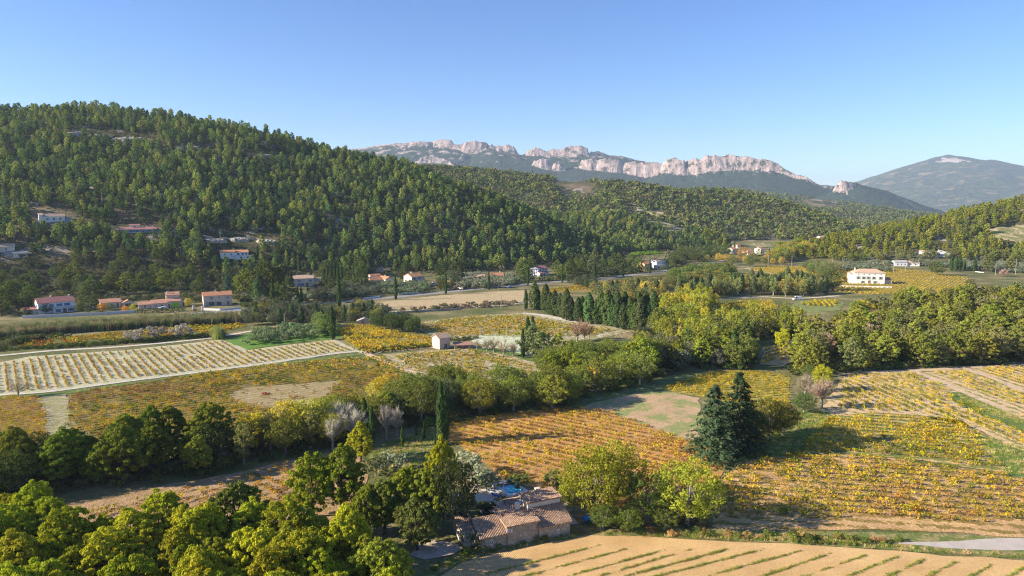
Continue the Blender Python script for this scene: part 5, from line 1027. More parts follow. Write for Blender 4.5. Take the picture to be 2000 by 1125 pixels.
# cane hedge
scrub('reeds', [[(-120,672),(18,661),(81,655),(180,648),(360,637),(465,632),(462,621),(360,625),(180,637),(81,643),(0,649),(-120,658)]], 1.6, 330, ['reed'], (.75, 1.05), [(.12, .14, .06), (.16, .15, .08), (.08, .10, .04), (.20, .17, .10)], 'belt of tall giant cane behind the left vineyard', 'reeds')
scrub('reeds', [[(415,664),(436,664),(434,656),(418,656)]], 1.6, 340, ['reed'], (.8, 1.2), [(.16, .18, .05), (.2, .19, .09)], 'clump of cane at the corner of the white-soil vineyard', 'reeds')
HB = [[(-100,692),(120,681),(300,668),(440,657),(440,651),(300,662),(120,675),(-100,688)], [(700,686),(760,684),(860,675),(862,672),(760,681),(700,683)], [(880,668),(905,667),(930,662),(940,660),(905,662),(880,664)]]
scrub('undergrowth', [[(150,602),(195,600),(195,586),(150,590)], [(365,592),(400,592),(400,575),(365,575)], [(-60,606),(62,602),(62,578),(-60,582)], [(60,592),(470,584),(470,560),(60,566)], [(470,600),(560,592),(560,575),(470,580)], [(-60,690),(20,680),(60,668),(140,658),(120,654),(18,664),(-60,672)]], 3.2, 360, ['bush'], (.45, 1.0), [(.05, .07, .02), (.09, .10, .045), (.13, .12, .07)], 'garden scrub round the houses at the left foot of the slope')
scrub('undergrowth', HB, 1.9, 350, ['bush'], (.3, .55), [(.05, .07, .02), (.08, .10, .03)], 'dark bank of low scrub along the track of the left vineyards')
UW = [Z1, Z4, Z4b, Z5, Z5c, Z6, Z20]
scrub('undergrowth', UW, 3.2, 420, ['bush'], (.4, .95), [(.055, .075, .02), (.09, .11, .03), (.12, .11, .04)], 'dark undergrowth filling the foot of the tree belts and woods')

# ------------------------------------------------------------------ houses
STW = simple('cream render', (.62, .54, .44), .10, .5, .9, .05, 3); WHW = simple('white render', (.74, .72, .68), .06, .5, .9, .03, 3); PKW = simple('pinkish render', (.60, .46, .38), .10, .5, .9, .05, 3)
GYW = simple('pale blue-grey render', (.58, .60, .62), .08, .5, .9, .03, 3)
def mat_stone():
    n = NT('rubble stone'); v = n.n('ShaderNodeTexVoronoi'); v.inputs['Scale'].default_value = 3.2; n.t.links.new(n.pos(), v.inputs['Vector'])
    c = n.ramp(n.noise(1.2, 5), [(.3, (.30, .24, .19)), (.7, (.50, .42, .33))]); bw = n.n('ShaderNodeRGBToBW'); n.t.links.new(v.outputs['Color'], bw.inputs[0]); c = n.mix(.35, c, bw.outputs[0], 'OVERLAY'); c = n.mix(n.ramp(v.outputs['Distance'], [(.0, 0), (.6, .5)]), c, (.24, .2, .16))
    n.bsdf(c, .95, n.bump(v.outputs['Distance'], .12)); return n.m
STONE = mat_stone()
def mat_roof(name, a, b, c, sc=1.6):
    n = NT(name); k = n.ramp(n.noise(sc, 6, rough=.75), [(.34, a), (.5, b), (.66, c)]); k = n.mix(n.ramp(n.noise(9, 2), [(.35, 0), (.65, .35)]), k, tuple(v*.45 for v in b))
    n.bsdf(k, .9, n.bump(n.noise(9, 3), .1)); return n.m
RO = mat_roof('orange tiles', (.42, .17, .085), (.58, .27, .14), (.62, .36, .22)); RP = mat_roof('pink tiles', (.36, .15, .12), (.46, .21, .17), (.52, .28, .22)); RC_ = mat_roof('pale tiles', (.48, .30, .20), (.58, .40, .28), (.66, .50, .38))
RM_ = mat_roof('mottled tiles', (.30, .26, .27), (.55, .25, .13), (.46, .38, .38), .8); RG = mat_roof('grey roof', (.34, .32, .31), (.42, .40, .38), (.5, .47, .44)); RF_ = mat_roof('old canal tiles', (.22, .12, .08), (.42, .26, .17), (.66, .52, .36), 2.6)
SHB = simple('blue shutter paint', (.10, .20, .42), .08, 2); SHG = simple('grey-green shutter paint', (.28, .34, .30), .08, 2); SHW = simple('pale frame paint', (.66, .66, .64), .05, 2); SHR = simple('brown wood', (.22, .13, .08), .2, 3)
def mat_glass():
    n = NT('window glass'); b = n.bsdf((.03, .04, .05), .12, None, .6); return n.m
GLS = mat_glass(); LIME = simple('lime green panel', (.28, .50, .03), .1, 2); CONC = simple('pale concrete', (.55, .52, .47), .1, 1)

def roofshape(m, x0, x1, y0, y1, z, kind, rh, ov=.35, th=.16, corr=0):
    """pitched roof slabs; corr > 0 models the rows of half-round tiles"""
    def slab(a, b, c, d):   # a-b eave, d-c ridge
        a, b, c, d = map(lambda q: np.array(q, float), (a, b, c, d))
        if corr:
            L = np.linalg.norm(b-a); n = int(L/corr)*6; t = np.linspace(0, 1, n+1); N = np.cross(b-a, d-a); N /= np.linalg.norm(N); N = N if N[2] > 0 else -N
            hgt = .12*np.abs(np.sin(np.pi*t*int(L/corr)))**.8
            rows = []
            for s in np.linspace(0, 1, 8):
                P = (a+(d-a)*s)[None]+((b-a)+((c-d)-(b-a))*s)[None]*t[:, None]; rows.append(P+N*(hgt[:, None]+.012*((s*7) % 2)))
            V = np.stack(rows); i = np.arange(V.shape[0]*V.shape[1]).reshape(V.shape[:2]); F = np.stack([i[:-1, :-1], i[:-1, 1:], i[1:, 1:], i[1:, :-1]], -1).reshape(-1, 4); m.add(V.reshape(-1, 3), F)
        dn = np.array([0, 0, -th]); v = [a, b, c, d, a+dn, b+dn, c+dn, d+dn]
        m.add(v, [[0, 1, 2, 3], [7, 6, 5, 4], [0, 4, 5, 1], [1, 5, 6, 2], [2, 6, 7, 3], [3, 7, 4, 0]])
    X0, X1, Y0, Y1 = x0-ov, x1+ov, y0-ov, y1+ov
    if kind == 'gx':
        ym = (y0+y1)/2; s = rh/(ym-y0); ze = z-s*ov+th
        slab((X0, Y0, ze), (X1, Y0, ze), (X1, ym, z+rh+th), (X0, ym, z+rh+th)); slab((X1, Y1, ze), (X0, Y1, ze), (X0, ym+.001, z+rh+th), (X1, ym+.001, z+rh+th))
    elif kind == 'gy':
        xm = (x0+x1)/2; s = rh/(xm-x0); ze = z-s*ov+th
        slab((X0, Y1, ze), (X0, Y0, ze), (xm, Y0, z+rh+th), (xm, Y1, z+rh+th)); slab((X1, Y0, ze), (X1, Y1, ze), (xm+.001, Y1, z+rh+th), (xm+.001, Y0, z+rh+th))
    elif kind == 'hip':
        ym = (y0+y1)/2; q = (y1-y0)/2; s = rh/q; ze = z-s*ov+th; zr = z+rh+th; A, B = x0+q*.9, x1-q*.9
        m.add([(X0, Y0, ze), (X1, Y0, ze), (X1, Y1, ze), (X0, Y1, ze), (A, ym, zr), (B, ym, zr)], [[0, 1, 5, 4], [2, 3, 4, 5]]); m.add([(X0, Y0, ze), (X1, Y0, ze), (X1, Y1, ze), (X0, Y1, ze), (A, ym, zr), (B, ym, zr)], [[0, 4, 3], [1, 2, 5]])
        m.box(X0, X1, Y0, Y1, ze-th, ze-.01)
    elif kind == 'mono':
        slab((X0, Y0, z+th), (X1, Y0, z+th), (X1, Y1, z+rh+th), (X0, Y1, z+rh+th))
    elif kind == 'flat':
        m.box(X0, X1, Y0, Y1, z, z+th*1.4)
def wallshape(m, x0, x1, y0, y1, z0, z, kind, rh):
    m.box(x0, x1, y0, y1, z0-1.5, z)
    e = .001
    if kind == 'gx':
        ym = (y0+y1)/2
        for x in (x0+e, x1-e): m.tri((x, y0, z), (x, y1, z), (x, ym, z+rh))
    elif kind == 'gy':
        xm = (x0+x1)/2
        for y in (y0+e, y1-e): m.tri((x0, y, z), (x1, y, z), (xm, y, z+rh))
    elif kind == 'mono':
        for x in (x0+e, x1-e): m.tri((x, y0, z), (x, y1, z), (x, y1, z+rh))
        m.quad((x0, y1-e, z), (x1, y1-e, z), (x1, y1-e, z+rh), (x0, y1-e, z+rh))
def opening(root, kind, face, c, z0, w, h, vol, sh=None, fr=SHW):
    """window or door on the front (f), left (l), right (r) face; window > pane, shutter"""
    x0, x1, y0, y1 = vol
    def bx(m, a, b, d0, d1, za, zb):
        if face == 'f': m.box(a, b, y0-d1, y0-d0, za, zb)
        elif face == 'l': m.box(x0-d1, x0-d0, a, b, za, zb)
        else: m.box(x1+d0, x1+d1, a, b, za, zb)
    m = MB(); bx(m, c-w/2, c+w/2, -.05, .05, z0, z0+h); o = m.obj(kind, fr if kind == 'window' else SHR, root)
    if kind == 'window':
        m = MB(); t = .09; k = (w-3*t)/2
        for a in (c-w/2+t, c+t/2): bx(m, a, a+k, .03, .075, z0+t, z0+h-t)
        m.obj('pane', GLS, o)
        if sh:
            for a in (c-w/2-w*.5-.03, c+w/2+.03): m = MB(); bx(m, a, a+w*.5, .02, .09, z0-.03, z0+h+.03); m.obj('shutter', sh, o)
    else:
        m = MB(); bx(m, c+w*.3, c+w*.38, .04, .1, z0+h*.45, z0+h*.5); m.obj('handle', SHW, o)
    return o
def house(name, label, px, py, rz, vols, ops=(), chim=(), cat='house', loc=None, scale=1.0):
    """vols: (x0,x1,y0,y1,z0,z,roof,rise,wallmat,roofmat[,tile pitch]); ops: (vol,kind,face,centre,z,w,h,shutter)"""
    g = G(px, py) if loc is None else loc
    r = empty(name, (g[0], g[1], g[2]), R(rz), scale); tag(r, label, cat)
    for v in vols:
        x0, x1, y0, y1, z0, z, k, rh, wm, rm = v[:10]; corr = v[10] if len(v) > 10 else 0
        m = MB(); wallshape(m, x0, x1, y0, y1, z0, z, k, rh); m.obj('wall', wm, r)
        m = MB(); roofshape(m, x0, x1, y0, y1, z, k, rh, corr=corr); ro = m.obj('roof', rm, r)
        for (i, cx, cy, ch) in chim:
            if vols[i] is v: m = MB(); m.box(cx-.35, cx+.35, cy-.3, cy+.3, z-.2, z+ch); m.box(cx-.45, cx+.45, cy-.4, cy+.4, z+ch, z+ch+.12); m.obj('chimney', STW, ro)
    for (i, kind, face, c, z0, w_, h, sh) in ops: opening(r, kind, face, c, z0, w_, h, vols[i][:4], sh)
    return r
def wrow(i, xs, z, w=1.0, h=1.3, sh=None, face='f'): return [(i, 'window', face, x, z, w, h, sh) for x in xs]

house('villa', 'two-storey house with long pink roof and blue shutters, leftmost at the foot of the hill', 112, 610, 44, [(-8, 8, 0, 8.5, 0, 5.3, 'gx', 2.3, WHW, RP), (-13.5, -8.05, 1.5, 7, 0, 2.3, 'mono', .7, STW, RP), (-2, 8.0, -2.0, -.05, 0, 2.5, 'flat', .2, WHW, CONC)],
      wrow(0, [1.2, 4.6], 3.1, 1.3, 1.4, SHB)+wrow(0, [-5.2, -2.2], 3.2, .9, 1.2, SHB)+wrow(0, [4.2], 3.0, 1, 1.3, SHB, 'l')+[(2, 'door', 'f', 3, .05, 1.6, 2.0, None), (2, 'window', 'f', 5.8, .4, 1.5, 1.5, SHB), (2, 'window', 'f', .2, .4, 1.2, 1.5, SHB)], [(0, -1.5, 5.5, 2.9), (0, 6.6, 4.6, 2.9)])
house('house', 'low house with orange mottled roof behind the orange-leaved garden tree', 217, 601, 36, [(-4.8, 4.8, 0, 5, 0, 2.8, 'mono', 1.5, STW, RM_), (4.85, 6, 1, 5, 0, 2.6, 'flat', .1, STW, CONC)], wrow(0, [-2.5, .5], 1.0)+[(0, 'door', 'f', 3.2, .05, 1, 2.1, None)])
house('outbuilding', 'small building with a single slope of orange tiles and an open dark front', 251, 600, 30, [(-2.7, 2.7, 0, 4, 0, 2.5, 'gy', 1.3, STW, RO)], [(0, 'window', 'f', 0, .3, 3.2, 1.9, None)])
house('house', 'stepped house with a square tower, mottled roofs and a lime green panel', 335, 601, 30, [(-9.5, -2.05, .5, 5.5, 0, 2.7, 'mono', 1.4, PKW, RM_), (-2, 4.6, 0, 5, 0, 3.4, 'mono', 1.1, PKW, RM_), (-2, 4.4, 5.05, 9.5, 0, 6.2, 'mono', 1.2, PKW, RM_), (4.65, 8.5, 1.5, 6, 0, 3.2, 'flat', .1, GYW, RG), (-15.5, -9.55, 1.5, 5.5, 0, 2.3, 'mono', 1.0, PKW, RM_)],
      wrow(0, [-7.5, -4.5], 1.0, 1.2, 1.1)+wrow(4, [-12.5], .9)+[(1, 'door', 'f', -1, .05, .9, 2.1, None), (3, 'window', 'f', 6.6, .3, 2.4, 2.1, None)], [(2, -1, 8, 1.9)])
g = G(335, 601); sc_ = empty('garden_screen', (g[0], g[1], g[2]), R(30)); m = MB(); m.box(.2, 3.6, -.34, -.26, .3, 2.7); m.obj('panel', LIME, sc_); m = MB(); m.box(.05, .19, -.36, -.24, 0, 2.8); m.box(3.61, 3.75, -.36, -.24, 0, 2.8); m.obj('frame', SHW, sc_); tag(sc_, 'lime green screen standing against the stepped house', 'screen')
house('house', 'white two-storey block with orange roof edge beside the road junction', 426, 597, 29, [(-7.2, 7.2, 0, 8, 0, 5.7, 'gx', 1.7, PKW, RO)], wrow(0, [-3.2, 5.0], 3.7, .9, 1.2, SHG)+wrow(0, [.6], 4.1, 1.2, .6)+[(0, 'window', 'f', -3.2, .2, 2.7, 2.2, SHG), (0, 'door', 'f', 5.2, .05, 1.0, 2.1, None), (0, 'window', 'f', .6, .1, 2.6, 2.1, None)], [(0, -.5, 4.4, 2.5)])
house('villa', 'white villa with orange roofs standing high on the wooded slope', 462, 506, 26, [(-11, -1.05, 0, 8, 0, 5.2, 'gx', 1.5, WHW, RO), (-1, 8.6, 1, 8, 0, 4.9, 'mono', 1.5, WHW, RO), (-1, 11, -1.0, .95, 0, 2.4, 'flat', .1, WHW, CONC)], wrow(0, [-8, -3.5], 3.0, 1, 1.2)+wrow(1, [1.5, 4.5, 7], 3.0, 1.7, 1.5)+wrow(2, [3, 8], .6, 1.5, 1.2), [(0, -1.6, 4.3, 2.2)])
house('house', 'long low house with pink roof and raised middle room high on the slope', 265, 455, 28, [(-14, 14, 0, 7, 0, 2.8, 'gx', 1.4, GYW, RP), (-4, 3, 4, 8, 0, 5.6, 'gx', .9, WHW, RP)], wrow(0, [-11, -7, -3, 1, 5, 9], .6, 2.0, 1.7, SHB)+wrow(1, [-.5], 3.8, 2.2, 1.1), [(0, 12, 3.5, 2.4)])
house('house', 'small pale-roofed house, the highest on the left slope', 106, 433, 38, [(-6.8, 6.8, 0, 6.5, 0, 3.9, 'gx', 1.9, GYW, RC_), (-9.3, -6.85, 1, 6, 0, 5.2, 'mono', .9, WHW, RC_)], wrow(0, [-4, 0, 4], 1.2, 1.6, 1.8))
house('house', 'low house with pale tiles at the left edge of the slope', 5, 492, 36, [(-7, 7, 0, 7, 0, 3.6, 'gx', 1.8, STW, RC_)], wrow(0, [-3, 2], 1.2, 1.3, 1.3), [(0, -2, 4, 2.6)])
house('outbuilding', 'square stone garage with dark opening beside the left edge house', 40, 503, 32, [(-4, 4, 0, 5, 0, 3.4, 'flat', .1, STW, CONC)], [(0, 'window', 'f', .5, .1, 2.3, 2.3, None)])
house('villa', 'long stone villa with pale orange roof among thin cypresses', 592, 560, 22, [(-9.5, 7, 0, 8, 0, 5.6, 'gx', 1.9, STW, RC_), (7.05, 12.5, .8, 7.5, 0, 3.6, 'mono', 1.3, PKW, RC_)], wrow(0, [-6, -2.5, 5], 3.4, .9, 1.2, SHB)+wrow(0, [-6, -2.5, -.2], .8, 1, 1.6, SHB)+[(0, 'door', 'f', 2.6, .05, 1.7, 2.4, None), (1, 'window', 'f', 9.5, 1, 1, 1.2, SHB)], [(0, -7.5, 4, 2.7), (0, 4, 4, 2.7)])
house('house', 'cream house in two staggered parts with orange roofs beside the road', 746, 555, 44, [(-8.5, 1, 0, 8.5, 0, 3.2, 'gx', 1.8, STW, RO), (1.05, 7.2, -3, 8, 0, 3.6, 'gy', 1.5, STW, RO), (-3.5, 4.5, 8.05, 12.5, 0, 5.4, 'gx', 1.0, STW, RO)], wrow(0, [-5.5, -2, .0], 1, 1.2, 1.3)+wrow(0, [4], 1.2, .8, 1, None, 'l')+wrow(1, [4.2], 1.2, 1.5, 1.5), [(1, 5, 3, 2.2)])
house('house', 'cream two-storey house with orange gable roof behind the clipped olives', 815, 556, 46, [(-4.8, 4.8, 0, 9, 0, 5.8, 'gx', 1.9, STW, RO), (4.85, 8.2, 2, 6.5, 0, 3.7, 'gy', 1.0, STW, RC_)], wrow(0, [-2.4, 2.2], 3.6, 1.7, 1.4, SHG)+wrow(0, [-2.4, 2.2], .7, 1.9, 1.6, SHG)+[(1, 'door', 'f', 6.3, .05, 1, 2.1, None)], [(0, -1, 5.2, 2.8)])
house('house', 'low house with orange tiled roof above the grey olives', 970, 549, 18, [(-4.5, 5.5, 0, 7, 0, 3.9, 'gx', 1.8, STW, RO)], wrow(0, [-1, 2.5], 1.6), [(0, 4, 4.5, 2.6)])
house('house', 'long low house with greyish pink roof left of the orange-tiled one', 935, 551, 20, [(-8, -1, 0, 7, 0, 3.1, 'mono', .5, GYW, RG), (-.9, 7, 1, 8, 0, 3.5, 'mono', .9, STW, RC_)], wrow(0, [-5, -2.5], 1.4)+wrow(1, [2, 5], 1.6))
house('outbuilding', 'tiny tiled shed half hidden in the olives', 1016, 546, 14, [(-3, 3, 0, 4, 0, 2.7, 'mono', 1, STW, RO)], wrow(0, [0], 1.0, 1.2, 1.0))
house('house', 'white house with blue shutters and dark pink roof behind the clipped hedge', 1060, 538, 44, [(-5.4, 5.4, 0, 8, 0, 5.6, 'gx', 1.8, GYW, RP), (-6.5, 4, -3, -.05, 0, 2.6, 'mono', .6, WHW, RP)], wrow(0, [-3, .5, 3.8], 3.9, .9, 1.0, SHB)+wrow(0, [4], 3.6, .9, 1, SHB, 'l')+[(1, 'window', 'f', -4.5, .2, 1.5, 1.9, None), (1, 'window', 'f', -1.5, .2, 1.5, 1.9, None), (0, 'window', 'f', 4.7, .4, 1, 1.9, SHB)])
house('villa', 'sunlit yellow villa under the umbrella pines', 1266, 527, 45, [(-5.5, 5.5, 0, 8, 0, 5.2, 'gx', 1.5, simple('ochre render', (.66, .44, .22), .1, .5), RO)], wrow(0, [-3, 0, 3], 3, .9, 1.2, SHW)+[(0, 'door', 'f', 0, .05, 1.2, 2.1, None)])
house('villa', 'pale grey villa with terraces right of the yellow villa', 1292, 524, 30, [(-6, 5, 0, 8, 0, 6.4, 'gx', 1.2, GYW, RC_), (5.05, 9, 1, 7, 0, 4, 'flat', .1, GYW, CONC), (-9, 1, -3, -.05, 0, 3, 'flat', .1, STW, CONC)], wrow(0, [-3, 1, 3.5], 3.9, 1, 1.3)+wrow(2, [-6, -2], .5, 1.5, 1.8))
for k, (a, b, w_, lb) in enumerate([(1435, 497, 9, 'sunlit white village house left of the rust-coloured plane tree'), (1466, 500, 9, 'pale village house right of the rust-coloured plane tree'), (1489, 499, 6, 'small white village house furthest right of the plane tree'), (1443, 491, 6, 'village house with orange roof above the white one')]):
    house('house', lb, a, b, 35, [(-w_/2, w_/2, 0, 8, 0, [6, 5.5, 7, 7][k], 'gx', 1.6, [STW, PKW, WHW, STW][k], RO)], wrow(0, [-w_/4, w_/4], 3.2, .9, 1.2, SHW), loc=None)
house('house', 'far white house on the edge of the sunlit hill above the village', 1610, 470, 20, [(-8, 3, 0, 8, 0, 5, 'gx', 2, WHW, RC_), (3.05, 9, 1, 7, 0, 3.4, 'gx', 1.2, WHW, RC_)], wrow(0, [-5, -1], 2, 1, 1.3))
house('farmhouse', 'large white farmhouse with hipped pale roof alone in the golden vineyard', 1697, 555, -12, [(-9.6, 10, 0, 10, 0, 8, 'hip', 2.2, WHW, RC_), (-11.8, -9.65, 1.5, 9, 0, 6.8, 'mono', .5, WHW, RC_), (10.05, 15, 2, 8, 0, 3.0, 'mono', 1.2, STW, RO)],
      wrow(0, [-7, -3.5, 0, 3.5, 7.5], 6.5, .8, .7)+wrow(0, [-7, -3.5, -.5, 3, 7.3], 3.4, 1.2, 1.9, SHG)+wrow(0, [-4, 4], .6, 1.2, 1.6, SHG)+[(0, 'door', 'f', .2, .05, 1.6, 2.6, None)], [(0, -8, 6, 2.8)])
g = G(1697, 560); te = empty('terrace', (g[0], g[1], g[2]), R(-12)); m = MB(); m.box(-17, 13, -5, -4.6, -.5, 1.0); m.box(-17, -16.6, -4.6, 6, -.5, 1.0); m.obj('wall', WHW, te); m = MB(); m.box(-16.6, 13, -4.6, -.2, -.5, .35); m.obj('paving', RC_, te); tag(te, 'white walled terrace in front of the large white farmhouse', 'terrace')
house('house', 'long single-storey house with grey-white roof below the right hillside', 1772, 520, -10, [(-10.5, 0, 0, 8, 0, 3.6, 'gx', 1.4, GYW, RG), (.05, 10.5, 1, 8.5, 0, 3.2, 'gx', 1.2, WHW, RC_)], wrow(0, [-8, -5, -2], 1.2, 1.3, 1.2)+wrow(1, [3, 7], 1.2, 1.3, 1.2))
house('house', 'small cream house half hidden by pines on the right hillside', 1812, 501, -14, [(-6, 5, 0, 7, 0, 4.6, 'gx', 1.3, WHW, RC_)], wrow(0, [-3, 1], 1.8, 1.2, 1.2))
house('house', 'pale blue gabled house above the olives on the right hillside', 1842, 502, -16, [(-6.5, 5.5, 0, 8, 0, 4, 'gy', 2.2, GYW, RG)], wrow(0, [-3.5, 2], 1.6, 1, 1.3), [(0, -3, 4, 2.8)])
house('stone_hut', 'small tall stone hut with pink tiled roof among the vineyards', 869, 681, 42, [(-2.5, 2.5, 0, 5, 0, 4.3, 'gx', 1.2, PKW, RC_)], [(0, 'window', 'f', .3, .2, 1.4, 1.8, None)], cat='hut')
house('open_shed', 'low shed with brown roof beside the tall stone hut', 904, 682, 10, [(-3.2, 3.2, 0, 3.5, 0, 1.5, 'mono', .5, STONE, simple('brown sheet roof', (.36, .20, .14), .2, 1))], [(0, 'window', 'f', 0, .1, 4.5, 1.2, None)], cat='shed')
house('shed', 'little white gabled shed between dark bushes above the yellow vineyard', 712, 634, 12, [(-3.2, 3.2, 0, 4, 0, 1.7, 'gy', 1.2, PKW, RG)], [(0, 'door', 'f', -.8, .05, .8, 1.8, None)])
g = G(592, 643); rw = empty('ruin', (g[0], g[1], g[2]), R(25)); m = MB()
for k in range(9): m.box(-5+k*1.0, -4+k*1.0-.003, 0, .7, -.5, [.7, .9, 1.3, 1.7, 1.9, 1.5, 2.1, 2.3, 1.2][k])
m.obj('wall', STONE, rw); m = MB(); m.box(4.0, 4.6, -2.5, 0, -.5, 1.8); m.obj('wall', STW, rw); tag(rw, 'broken stone wall of a ruin above the olive grove', 'ruin')

def wall_line(name, label, pts, h, t, mat, cat='wall', cap=None):
    P = W(pts); o = MB()
    for a, b in zip(P[:-1], P[1:]):
        n = max(1, int(np.linalg.norm(b-a)/4)); d = (b-a)/np.linalg.norm(b-a); s = np.array([-d[1], d[0]])*t/2
        for k in range(n):
            p, q = a+(b-a)*k/n, a+(b-a)*(k+1)/n; zp, zq = Hs(*p), Hs(*q)
            v = [(*(p-s), zp-.4), (*(q-s), zq-.4), (*(q+s), zq-.4), (*(p+s), zp-.4), (*(p-s), zp+h), (*(q-s), zq+h), (*(q+s), zq+h), (*(p+s), zp+h)]
            o.add(v, [[0, 1, 5, 4], [2, 3, 7, 6], [4, 5, 6, 7]]+([[3, 0, 4, 7]] if k == 0 else [])+([[1, 2, 6, 5]] if k == n-1 else []))
    ob = o.obj(name, mat); tag(ob, label, cat); return ob
wall_line('garden_wall', 'long white garden wall above the cane belt', [(43,622),(110,619),(200,615),(265,611)], 1.5, .3, simple('whitewash', (.62, .56, .52), .12, .8))
wall_line('garden_wall', 'low pale wall round the terrace of the white two-storey block', [(398,606),(430,607),(470,603)], 1.1, .3, WHW)
wall_line('garden_wall', 'low white wall at the road entrance left of the second cypress', [(710,585),(742,581)], 1.0, .3, WHW)
wall_line('garden_wall', 'white wall by the road below the cream two-storey house', [(778,576),(824,572)], .9, .3, WHW)
wall_line('garden_wall', 'pale stone wall and gateway beside the round dark roadside tree', [(880,567),(890,562),(905,565)], 1.6, .5, STW)
wall_line('garden_wall', 'low white wall beside the track of the far right fields', [(1905,531),(1922,533)], .5, .4, WHW)
wall_line('retaining_wall', 'stone wall along the track below the tan field', [(775,612),(830,609),(900,605)], 1.0, .4, simple('grey dry stone', (.34, .31, .28), .3, 1.5, .95, .15, 4))
wall_line('hedge_bank', 'pale rubble strip on the slope behind the white villa', [(402,473),(440,466),(500,467),(545,474)], 1.0, 1.2, simple('pale rubble', (.34, .29, .24), .3, .5, .95, .4, 2), 'bank')
for a, b, lb in [(378,606,'left white gate pillar at the drive of the white two-storey block'), (396,608,'right white gate pillar at the drive of the white two-storey block')]:
    g = G(a, b); p_ = empty('gate_pillar', (g[0], g[1], g[2]), R(30)); m = MB(); m.box(-.4, .4, -.4, .4, -.3, 2.3); m.obj('shaft', WHW, p_); m = MB(); m.box(-.5, .5, -.5, .5, 2.3, 2.5); m.obj('cap', CONC, p_); tag(p_, lb, 'pillar')
# clipped hedges: box hedges with leafy faces
def hedge(label, pts, h, t, tint, seed=1):
    P = W(pts); rng = np.random.default_rng(seed); m = MB()
    for a, b in zip(P[:-1], P[1:]):
        L = np.linalg.norm(b-a); d = (b-a)/L; s = np.array([-d[1], d[0]]); n = int(L*h*14)
        u = rng.uniform(0, L, n); f = rng.integers(0, 3, n); v = np.where(f == 0, -t/2, np.where(f == 1, t/2, rng.uniform(-t/2, t/2, n))); z = np.where(f == 2, h, rng.uniform(0, h, n))
        C = a+u[:, None]*d+v[:, None]*s; hz_ = H(C[:, 0], C[:, 1]); N = np.stack([np.where(f == 0, -s[0], np.where(f == 1, s[0], 0)), np.where(f == 0, -s[1], np.where(f == 1, s[1], 0)), np.where(f == 2, 1., 0)], 1)+rng.normal(size=(n, 3))*.4
        N /= np.linalg.norm(N, axis=1, keepdims=True); leaf_quads(m, np.column_stack([C+rng.normal(size=(n, 2))*.12, hz_+z+rng.normal(size=n)*.12]), N, .55, rng)
    o = m.obj('hedge', LEAF); o['tint'] = list(tint); tag(o, label, 'hedge'); return o
hedge('long clipped dark hedge along the road before the blue-shuttered house', [(1052,548),(1080,549),(1120,545),(1155,541)], 4.2, 3, (.05, .075, .025))
hedge('low clipped hedge by the road left of the yellow villa', [(1175,541),(1215,535),(1232,532)], 1.8, 1.5, (.09, .12, .03), 2)
hedge('short clipped hedge at the entrance of the yellow villa', [(1230,535),(1256,532)], 1.6, 1.6, (.06, .09, .025), 3)
hedge('dark garden hedge in front of the stepped tower house', [(265,612),(320,611),(362,607)], 2.2, 1.6, (.045, .06, .025), 4)
hedge('clipped hedge on the terrace below the long pink house', [(225,458),(262,460),(302,457)], 1.6, 1.6, (.05, .08, .025), 5)
hedge('dark hedge behind the grey cypress drive', [(620,598),(650,596)], 1.6, 1.6, (.05, .075, .03), 6)
hedge('dark hedge along the edge of the yellow vineyard', [(708,691),(760,687),(850,678)], 1.0, .9, (.045, .065, .02), 7)
# pale limestone ledges among the pines
def mat_ledge():
    n = NT('ledge limestone'); c = n.ramp(n.noise(.5, 7, rough=.7), [(.32, (.20, .17, .14)), (.5, (.38, .33, .28)), (.68, (.52, .46, .40))]); n.bsdf(c, .95, n.bump(n.noise(.9, 6), .6)); return n.m
LEDGE = mat_ledge(); rg = np.random.default_rng(77)
for lx, ly, nn, sz, lb, gp in [(150,262,3,6,'pale limestone ledge between the pines near the top left of the hill','upper ledges'), (200,268,3,6,'pale limestone ledge between the pines near the top left of the hill','upper ledges'), (255,274,4,7,'pale limestone ledge between the pines near the top left of the hill','upper ledges'), (380,290,2,5,'small pale rock step high on the hillside','upper ledges'),
                           (425,470,3,5,'rubbly pale rock face behind the white villa on the slope','ledges behind the villa'), (470,468,3,5,'rubbly pale rock face behind the white villa on the slope','ledges behind the villa'), (525,473,3,5,'rubbly pale rock face behind the white villa on the slope','ledges behind the villa'), (615,486,2,4,'lone pale rock step right of the villa ledges','ledges behind the villa'), (520,305,2,5,'small pale rock step high on the hillside','upper ledges')]:
    m = MB()
    for k in range(nn):
        g = G(lx+(k-nn/2)*sz*1.6, ly+rg.uniform(-1.5, 1.5)); th = np.linspace(0, 2*np.pi, 15)[:-1]; rings = []
        for q, zz in ((1.0, -2), (.98, .35), (.82, .75), (.5, 1.0), (.05, 1.05)):
            rad = sz*q*(1+.25*rg.normal(size=14)*(.4 if q > .1 else 0)); rings.append(np.stack([g[0]+rad*np.cos(th), g[1]+rad*.5*np.sin(th), g[2]+zz*sz*.34+rg.normal(size=14)*.25], 1))
        V = np.concatenate(rings); F = [[r*14+i, r*14+(i+1) % 14, (r+1)*14+(i+1) % 14, (r+1)*14+i] for r in range(4) for i in range(14)]; m.add(V, F)
    tag(m.obj('rock_ledge', LEDGE), lb, 'rock', gp)
